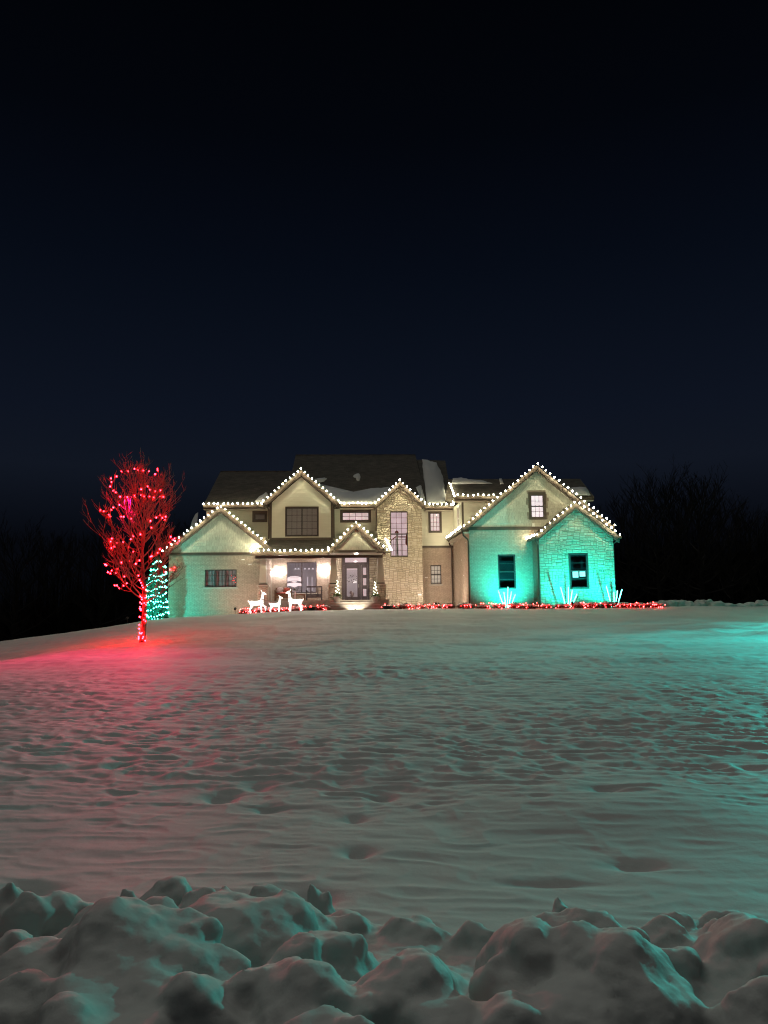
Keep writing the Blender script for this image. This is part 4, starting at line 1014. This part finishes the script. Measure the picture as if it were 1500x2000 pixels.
# ------------------------------------------------------------------ planting beds with red lights
def shrubmesh(seed):
    r_ = random.Random(seed); b = MB()
    for k in range(420):
        v = Vector((r_.gauss(0, 1), r_.gauss(0, 1), abs(r_.gauss(0, 1)))).normalized(); rr = r_.uniform(.6, 1.05)
        p = Vector((v.x*.40*rr, v.y*.34*rr, v.z*.30*rr+.02)); s = v.orthogonal().normalized()*r_.uniform(.02, .04); u_ = v.cross(s).normalized()*r_.uniform(.02, .05)
        c = (v*r_.uniform(.0, .04)); b.add([p-s, p-u_*.6+c, p+s, p+u_+c], [(0, 1, 2, 3)])
    for k in range(9):
        a = k*.7; b.tube([(0, 0, 0), (.2*math.cos(a), .2*math.sin(a), .22)], [.012, .005], 4)
    return b
SH = []
for k in range(4):
    b = shrubmesh(k+60); me_ = b.mesh('foliage'); me_.materials.append(M['shrub'])
    c = MB(); c.ball((0, 0, .24), .33, .26, .075, 3, .5, 2.4, k+5); ms_ = c.mesh('snow_cap'); ms_.materials.append(M['roofsnow']); ms_.polygons.foreach_set('use_smooth', [True]*len(ms_.polygons)); SH.append((me_, ms_))
ORD = ['first', 'second', 'third', 'fourth', 'fifth', 'sixth', 'seventh', 'eighth', 'ninth', 'tenth', 'eleventh', 'twelfth', 'thirteenth', 'fourteenth', 'fifteenth', 'sixteenth', 'seventeenth', 'eighteenth', 'nineteenth', 'twentieth']
def bedpath(t, P):
    xs = [p[0] for p in P]; t = xs[0]+(xs[-1]-xs[0])*t; return Vector((t, float(np.interp(t, xs, [p[1] for p in P])), 0))
def bed(P, n, where, group, nb, lab, seed):
    r_ = random.Random(seed); bl = []
    for k in range(n):
        p = bedpath((k+.5)/n, P); p.z = G(p.x, p.y)-.04
        s = empty('low_shrub', p, 'red-lit snow-capped shrub, %s from the left %s' % (ORD[k], where), 'shrub', group)
        s.rotation_euler.z = r_.uniform(0, 6.28); sc = r_.uniform(.9, 1.15); s.scale = (sc*1.1, sc*1.1, sc*r_.uniform(.9, 1.12))
        me_, ms_ = SH[k % 4]; link('foliage', me_, s).location = (0, 0, 0)
        link('snow_cap', ms_, s).location = (0, 0, 0)
    for k in range(nb):
        p = bedpath(r_.random(), P); a = r_.uniform(math.pi*1.05, math.pi*1.95); z = r_.random()
        bl.append(Vector((p.x+r_.uniform(-.2, .2), p.y + math.sin(a)*.44*(1-.45*z**2), G(p.x, p.y)+.05+.27*z)))
    strand(lab, [], bl, BR2, 'red bulb nets on the beds', False)
bed([(-6.0, 43.4), (-5.0, 42.9), (-1.15, 42.75)], 8, 'before the porch', 'shrubs before the porch', 70, 'red bulbs scattered over the porch bed left of the steps', 1)
bed([(1.9, 43.0), (5.5, 42.2), (7.2, 39.7), (11, 39.1), (16.0, 38.9)], 18, 'in the row right of the steps', 'shrubs right of the steps', 150, 'red bulbs scattered over the long bed right of the steps', 2)
# the end mound of the bed
b = MB(); p = Vector((16.3, 38.8, G(16.3, 38.8)))
for px, Y, lab in ((607, 42.3, 'dark round pot in the bed before the porch bench'), (757, 42.2, 'low dark stone bowl in the bed right of the steps')):
    p = U(px, 1190, Y); p.z = G(p.x, Y)
    o = empty('bowl_planter', p, lab, 'planter', 'dark bowls in the beds')
    MB().lathe(p, [(.10, 0), (.17, .02), (.30, .16), (.33, .22), (.29, .22), (.25, .15), (.05, .12)], 18).build('bowl', M['iron'], o, None, True)
    MB().tube([p+Vector((-.05, 0, .12)), p+Vector((-.04, 0, .30)), p+Vector((.02, .02, .40))], [.03, .025, .012], 6).build('dry_stalk', M['darkwood'], o)

# light sticks: clusters of glowing tubes
def sticks(base, tips, Y, label):
    p0 = U(base[0], base[1], Y); p0.z = G(p0.x, Y)
    s = empty('light_stick_cluster', p0, label, 'light sticks', 'teal light stick clusters before the garage')
    for tx, ty in tips:
        t = U(tx, ty, Y+R.uniform(-.12, .12)); b0 = p0 + Vector(((t.x-p0.x)*.28, (t.y-p0.y)*.3, .0))
        MB().tube([b0, b0.lerp(t, .05), b0.lerp(t, .97), t], [.014, .022, .027, .014], 8).build('stick', M['stick'], s)
    MB().lathe(p0, [(.10, -.05), (.12, .0), (.10, .06), (.04, .08)], 12).build('base', M['iron'], s)
sticks((990, 1180), [(973, 1153), (984, 1156), (992, 1146), (999, 1155), (1007, 1160)], 39.75, 'teal light sticks before the brick garage wall, leftmost cluster')
sticks((1109, 1180), [(1095, 1147), (1110, 1146), (1118, 1152), (1127, 1160)], 39.6, 'teal light sticks under the bay window with taped sheets')
sticks((1199, 1180), [(1184, 1144), (1199, 1156), (1206, 1153), (1215, 1151)], 39.6, 'teal light sticks at the right corner of the stone bay')

def flood(p, target, watts, color, label, ang=100, size=.05):
    p = Vector(p); p.z = G(p.x, p.y) if p.z == 0 else p.z
    s = empty('flood_light', p, label, 'flood light', 'flood lights on stakes')
    h = p + Vector((0, 0, .34)); d = (Vector(target)-h).normalized(); a = d.orthogonal().normalized(); c = d.cross(a)
    MB().tube([p-Vector((0, 0, .1)), p+Vector((0, 0, .24))], [.008, .014], 6).build('stake', M['iron'], s)
    MB().tube([h-d*.12, h-d*.10, h-d*.02, h], [.03, .06, .075, .075], 12).build('housing', M['iron'], s)
    ld = bpy.data.lights.new('flood_lamp', 'SPOT'); ld.energy = watts; ld.color = color; ld.spot_size = math.radians(ang); ld.spot_blend = .9; ld.shadow_soft_size = size
    lo = bpy.data.objects.new('lamp', ld); COL.objects.link(lo); lo.parent = s; lo.location = h + d*.03 - p; lo.rotation_euler = d.to_track_quat('-Z', 'Y').to_euler()
TEAL = (.004, 1.0, .84)
flood((8.6, 40.3, 0), (8.55, 42, 1.9), 1000, TEAL, 'teal flood light aimed at the brick garage wall', 120)
flood((11.3, 38.75, 0), (11.2, 40.5, 2.1), 900, TEAL, 'teal flood light aimed at the left half of the stone bay', 120)
flood((13.6, 38.75, 0), (13.4, 40.5, 2.1), 850, TEAL, 'teal flood light aimed at the right half of the stone bay', 120)
WALL_FILL = (1.0, .80, .62)  # added fill lamps, they brighten the lower stone and brick walls
flood((3.3, 44.4, 0), (3.2, 47.3, 1.8), 270, WALL_FILL, 'added warm fill light at the foot of the stone gable', 125)
flood((5.3, 45.6, 0), (5.6, 48.5, 1.8), 150, WALL_FILL, 'added warm fill light before the low brick wall between stone gable and garage', 125)
flood((4.9, 43.4, 0), (6.6, 44.8, 1.9), 260, WALL_FILL, 'added warm fill light aimed at the garage side wall', 125)
flood((-6.2, 42.6, 0), (-6.3, 45, 1.7), 190, (1.0, .56, .46), 'added warm fill light before the right half of the left wing', 125)  # added pinkish fill for the lower wing wall
flood((-11.7, 41.6, 0), (-9.9, 45, 1.7), 1150, TEAL, 'teal flood light left of the wing beside the evergreen', 120)

def lawn_fill(p, target, watts, color, ang, label):
    # added lamp that carries a lit tree's colour further down the lawn
    p = Vector(p); d = (Vector(target)-p).normalized()
    s = empty('lawn_fill', p, label, 'flood light', 'added fill lamps that tint the lawn')
    MB().tube([p-d*.12, p-d*.10, p-d*.02, p], [.02, .045, .055, .055], 10).build('housing', M['iron'], s)
    ld = bpy.data.lights.new('lawn_fill', 'SPOT'); ld.energy = watts; ld.color = color; ld.spot_size = math.radians(ang); ld.spot_blend = 1.0; ld.shadow_soft_size = .15
    lo = bpy.data.objects.new('lamp', ld); COL.objects.link(lo); lo.parent = s; lo.location = d*.03; lo.rotation_euler = d.to_track_quat('-Z', 'Y').to_euler()
lawn_fill(tb+Vector((-.1, -1.0, 5.6)), (-11.5, 20, -1.5), 3200, (1.0, .003, .12), 128, 'added red fill lamp at the bare red-lit tree, tinting the lawn')
lawn_fill(q+Vector((2.6, -.3, 6.0)), (1, 9, -1.6), 13500, (.01, 1.0, .86), 130, 'added teal fill lamp by the teal-lit tree at right, tinting the lawn')

# ------------------------------------------------------------------ lit reindeer
def reindeer(base, s, face, label, raised, head_up=1.0, mat=None):
    o = empty('lit_reindeer', base, label, 'reindeer', 'lit reindeer before the porch')
    f = face
    def V(x, y, z): return Vector((x*f*s, y*s, z*s)) + base
    b = MB()
    b.tube([V(-.36, 0, .60), V(-.30, 0, .60), V(-.10, 0, .575), V(.12, 0, .59), V(.28, 0, .63), V(.36, 0, .70)], [.07*s, .135*s, .13*s, .135*s, .145*s, .10*s], 10)
    b.tube([V(.28, 0, .66), V(.33, 0, .82), V(.35, 0, .98*head_up+.02), V(.36, 0, 1.10*head_up)], [.115*s, .085*s, .07*s, .07*s], 8)
    b.tube([V(.32, 0, 1.12*head_up), V(.38, 0, 1.13*head_up), V(.48, 0, 1.09*head_up), V(.56, 0, 1.055*head_up)], [.06*s, .078*s, .055*s, .035*s], 8)
    b.tube([V(-.36, 0, .64), V(-.43, 0, .70), V(-.45, 0, .77)], [.05*s, .045*s, .02*s], 6)
    for i, (x, y) in enumerate(((-.30, .08), (-.26, -.08))):      # hind legs: knee forward, hock back
        b.tube([V(x, y, .60), V(x+.05, y, .42), V(x-.06, y, .24), V(x-.02, y, .03), V(x+.02, y, .0)], [.10*s, .07*s, .04*s, .034*s, .04*s], 7)
    for i, (x, y) in enumerate(((.26, .08), (.30, -.08))):
        if raised and i == 1: b.tube([V(x, y, .62), V(x+.10, y, .44), V(x+.24, y, .40), V(x+.22, y, .20), V(x+.25, y, .17)], [.085*s, .055*s, .042*s, .034*s, .04*s], 7)
        else: b.tube([V(x, y, .62), V(x+.01, y, .36), V(x+.02, y, .22), V(x+.01, y, .03), V(x+.04, y, .0)], [.085*s, .05*s, .042*s, .034*s, .04*s], 7)
    for y in (-1, 1): b.tube([V(.33, .04*y, 1.16*head_up), V(.28, .11*y, 1.25*head_up), V(.26, .13*y, 1.33*head_up)], [.025*s, .03*s, .01*s], 6)
    me_ = b.build('body', M['deer'], o, base, True); remeshed(me_, .022*s+.004, 2)
    MB().tube([V(.30, -.10, .80), V(.36, -.09, .79), V(.41, 0, .80), V(.36, .09, .79)], .022*s, 6).build('collar', M['iron'], o)
    return o
for px, Y, s, f, lab, ra in ((500, 42.1, .98, 1, 'large glowing white reindeer at left, facing right with one foreleg raised', True),
                         (537, 42.0, .74, 1, 'small glowing white fawn between the two larger reindeer', False),
                         (577, 42.1, .96, -1, 'large glowing white reindeer at right, facing left before the window', False)):
    p = U(px, 1197, Y); p.z = G(p.x, Y)-.02; reindeer(p, s, f, lab, ra)
# two-tier white sign on a post
p = U(576, 1190, 43.4); p.z = G(p.x, 43.4)
sg_ = empty('yard_sign', p, 'bright white two-tier holiday sign on a post before the porch window', 'sign')
def board(x0, x1, z0, z1, arch, Y):
    n_ = 14; b = MB(); xs = [x0+(x1-x0)*i/n_ for i in range(n_+1)]
    tp_ = [(x, Y, z1-arch*(2*(i/n_)-1)**2) for i, x in enumerate(xs)]; bt = [(x, Y, z0+.04*math.sin(i/n_*9.4)) for i, x in enumerate(xs)]
    b.prism(tp_ + bt[::-1], (0, .05, 0)); return b.build('board', M['sign'], sg_)
a1 = P2((561.5, 1125, 588, 1136), 43.4); a2 = P2((561, 1138, 588.5, 1145.5), 43.4)
board(*a1[:2], a1[2], a1[3], .09, 43.4); board(*a2[:2], a2[2], a2[3], .05, 43.38)
b = MB(); r4 = random.Random(2)
for k in range(9):
    x = a1[0]+.18+k*.05; z = a1[3]-.10+.02*math.sin(k); b.box(x, x+.025, 43.392, 43.398, z, z+.035)
for k in range(7):
    x = a1[0]+.22+k*.055; z = a1[2]+.02; b.box(x, x+.03, 43.391, 43.398, z, z+.04)
b.build('lettering', M['cushion'], sg_)
MB().box(p.x-.03, p.x+.03, 43.46, 43.52, p.z, a1[3]-.1).build('post', M['white'], sg_)
b = MB()
for k in range(60):
    d = Vector((r4.gauss(0, .10), r4.gauss(0, .05), r4.uniform(-.12, .12))); c = Vector((p.x, 43.36, a2[2]-.16))+d; s = Vector((r4.uniform(-.05, .05), 0, r4.uniform(-.05, .05))); b.add([c-s, c+Vector((.02, -.01, .03)), c+s], [(0, 1, 2)])
b.build('greenery', M['frond'], sg_)

# ------------------------------------------------------------------ porch furniture
def seat(x0, x1, y0, y1, z, mat, name, label, slats, cush=None, hb=.5):
    o = empty(name, ((x0+x1)/2, (y0+y1)/2, z), label, 'bench' if 'bench' in name else 'chair')
    for x in (x0+.03, x1-.03):
        for y in (y0+.03, y1-.03): MB().box(x-.03, x+.03, y-.03, y+.03, z, z+(.62 if y < (y0+y1)/2 else .42+hb)).build('leg', mat, o)
        MB().box(x-.045, x+.045, y0-.01, y1-.06, z+.62, z+.66).build('armrest', mat, o)
    MB().box(x0+.06, x1-.06, y0, y1-.06, z+.36, z+.42).build('seat', mat, o)
    MB().box(x0+.06, x1-.06, y1-.055, y1-.01, z+.42+hb-.09, z+.42+hb).build('top_rail', mat, o)
    for k in range(slats):
        x = x0+.06+(x1-x0-.12)*(k+.5)/slats; MB().box(x-.035, x+.035, y1-.05, y1-.02, z+.42, z+.42+hb-.09).build('back_slat', mat, o)
    MB().box(x0+.06, x1-.06, y0+.002, y0+.03, z+.2, z+.36).build('apron', mat, o)
    if cush:
        b = MB(); b.ball(((x0+x1)/2, (y0+y1)/2, z+.47), (x1-x0)*.44, (y1-y0)*.42, .085, 3, .12, 2); b.build('cushion', M['cushion'], o, None, True)
        b = MB(); b.ball(((x0+x1)/2-.2, y1-.12, z+.68), .22, .09, .2, 3, .1, 2); b.build('pillow', M['cushion2'], o, None, True)
        b = MB(); b.ball(((x0+x1)/2+.2, y1-.14, z+.66), .22, .09, .19, 3, .1, 2); b.build('pillow', M['cushion'], o, None, True)
    return o
Yf = 46.9
a = U(537, 1170, Yf).x; c = U(569, 1170, Yf).x
seat(a, c, Yf-.35, Yf+.4, .68, M['wood'], 'porch_bench', 'brown wooden porch bench with red and pale cushions', 5, True, .42)
a = U(598, 1170, Yf).x; c = U(629, 1170, Yf).x
seat(a, c, Yf-.35, Yf+.35, .68, M['darkwood'], 'porch_glider_bench', 'dark open-backed double bench on the right of the porch', 2, None, .5)
a = U(575, 1170, Yf).x; c = U(596, 1170, Yf).x
o = empty('porch_table', ((a+c)/2, Yf, .68), 'low brown wooden table between the two porch benches', 'table')
MB().box(a, c, Yf-.25, Yf+.25, 1.06, 1.11).build('table_top', M['wood'], o)
for x in (a+.05, c-.05):
    for y in (Yf-.2, Yf+.2): MB().box(x-.025, x+.025, y-.025, y+.025, .68, 1.06).build('leg', M['wood'], o)

# potted greens with little lit trees either side of the door
def pot(px, Y, z, label, seed, hgt):
    r_ = random.Random(seed); p = U(px, 1170, Y); p.z = z
    o = empty('potted_greens', p, label, 'planter', 'urns beside the steps')
    MB().lathe(p, [(.15, 0), (.17, .03), (.09, .07), (.10, .12), (.20, .36), (.24, .48), (.21, .50), (.18, .44)], 16).build('urn', M['concrete'], o, None, True)
    b = MB()
    for k in range(130):
        a = r_.uniform(0, 6.28); el = r_.uniform(-.2, 1.2); L = r_.uniform(.18, .42); d = Vector((math.cos(a)*math.cos(el), math.sin(a)*math.cos(el), math.sin(el)))
        q0 = p+Vector((0, 0, .50)); q1 = q0+d*L*.6; q2 = q1 + (d+Vector((0, 0, -.8)))*L*.35; s = d.orthogonal().normalized()*.022
        b.add([q0-s*.5, q0+s*.5, q1+s, q2, q1-s], [(0, 1, 2, 4), (4, 2, 3)])
    b.build('greens', M['frond'], o)
    b = MB()
    for k in range(240):
        z_ = r_.random(); a = r_.uniform(0, 6.28); rr = .15*(1-z_*.9); q0 = p+Vector((rr*math.cos(a), rr*math.sin(a), .5+z_*hgt)); d = Vector((math.cos(a), math.sin(a), .3))*.06; s = Vector((-math.sin(a), math.cos(a), .4))*.015
        b.add([q0-s, q0+s, q0+d], [(0, 1, 2)])
    b.build('small_tree', M['frond'], o)
    return [p + Vector(((.15*(1-t*.9))*math.cos(t*30), (.15*(1-t*.9))*math.sin(t*30), .5+t*hgt)) for t in [k/15 for k in range(15)]]
b1 = pot(659, 43.75, .38, 'urn of greens with a small lit tree left of the door steps', 5, .95)
strand('white mini lights on the small tree left of the steps', [], b1, BM, 'mini lights on the urn trees', False)
b2 = pot(733, 43.75, .38, 'urn of greens with a small lit tree right of the door steps', 6, .85)
strand('white mini lights on the small tree right of the steps', [], b2, BM, 'mini lights on the urn trees', False)
for x in (b1, b2):
    c = x[0]; MB().box(c.x-.32, c.x+.2, 43.5, 43.94, -.1, .379).build('urn_ledge', M['concrete'], house)
# the little lamp before the steps
sp_ = U(694, 1194, 41.9); sp_.z = G(sp_.x, 41.9)
s = empty('step_lamp', sp_, 'small bright lamp lighting the middle of the door steps', 'lamp')
MB().tube([sp_-Vector((0, 0, .05)), sp_+Vector((0, 0, .10))], [.02, .03], 8).build('stem', M['iron'], s)
MB().lathe(sp_+Vector((0, 0, .10)), [(.05, 0), (.07, .02), (.07, .05), (.03, .07)], 10).build('lamp_head', M['minilight'], s)
ld = bpy.data.lights.new('step_lamp', 'SPOT'); ld.energy = 240; ld.color = (1, .84, .62); ld.spot_size = math.radians(75); ld.spot_blend = .8; ld.shadow_soft_size = .03
lo = bpy.data.objects.new('lamp', ld); COL.objects.link(lo); lo.parent = s; lo.location = (0, .09, .22); lo.rotation_euler = Vector((0, 1, .12)).to_track_quat('-Z', 'Y').to_euler()

# lamps and candles seen through the porch window
for k, px in enumerate((577, 583, 595.5, 603.5, 611)):
    p = U(px, 1112, 49.9)
    o = empty('pendant_lamp', p, 'small pendant lamp seen through the porch window, %s from the left' % ORD[k], 'lamp', 'pendant lamps behind the porch window')
    MB().lathe(p, [(.085, 0), (.05, .05), (.02, .1)], 10).build('lamp_shade', M['sign'], o)
    MB().tube([p+Vector((0, 0, .1)), p+Vector((0, 0, .6))], .006, 4).build('cord', M['iron'], o)
for k, px in enumerate((601, 609.5)):
    t = U(px, 1127, 49.2); q = U(px, 1155, 49.2)
    o = empty('tall_candle', q, 'tall thin lit candle behind the porch window, %s of two' % ('left', 'right')[k], 'candle', 'candles behind the porch window')
    MB().tube([q, t], .018, 6).build('stem', M['litbright'], o)
    MB().lathe(q-Vector((0, 0, .02)), [(.07, 0), (.06, .03), (.02, .05)], 10).build('foot', M['metal'], o)
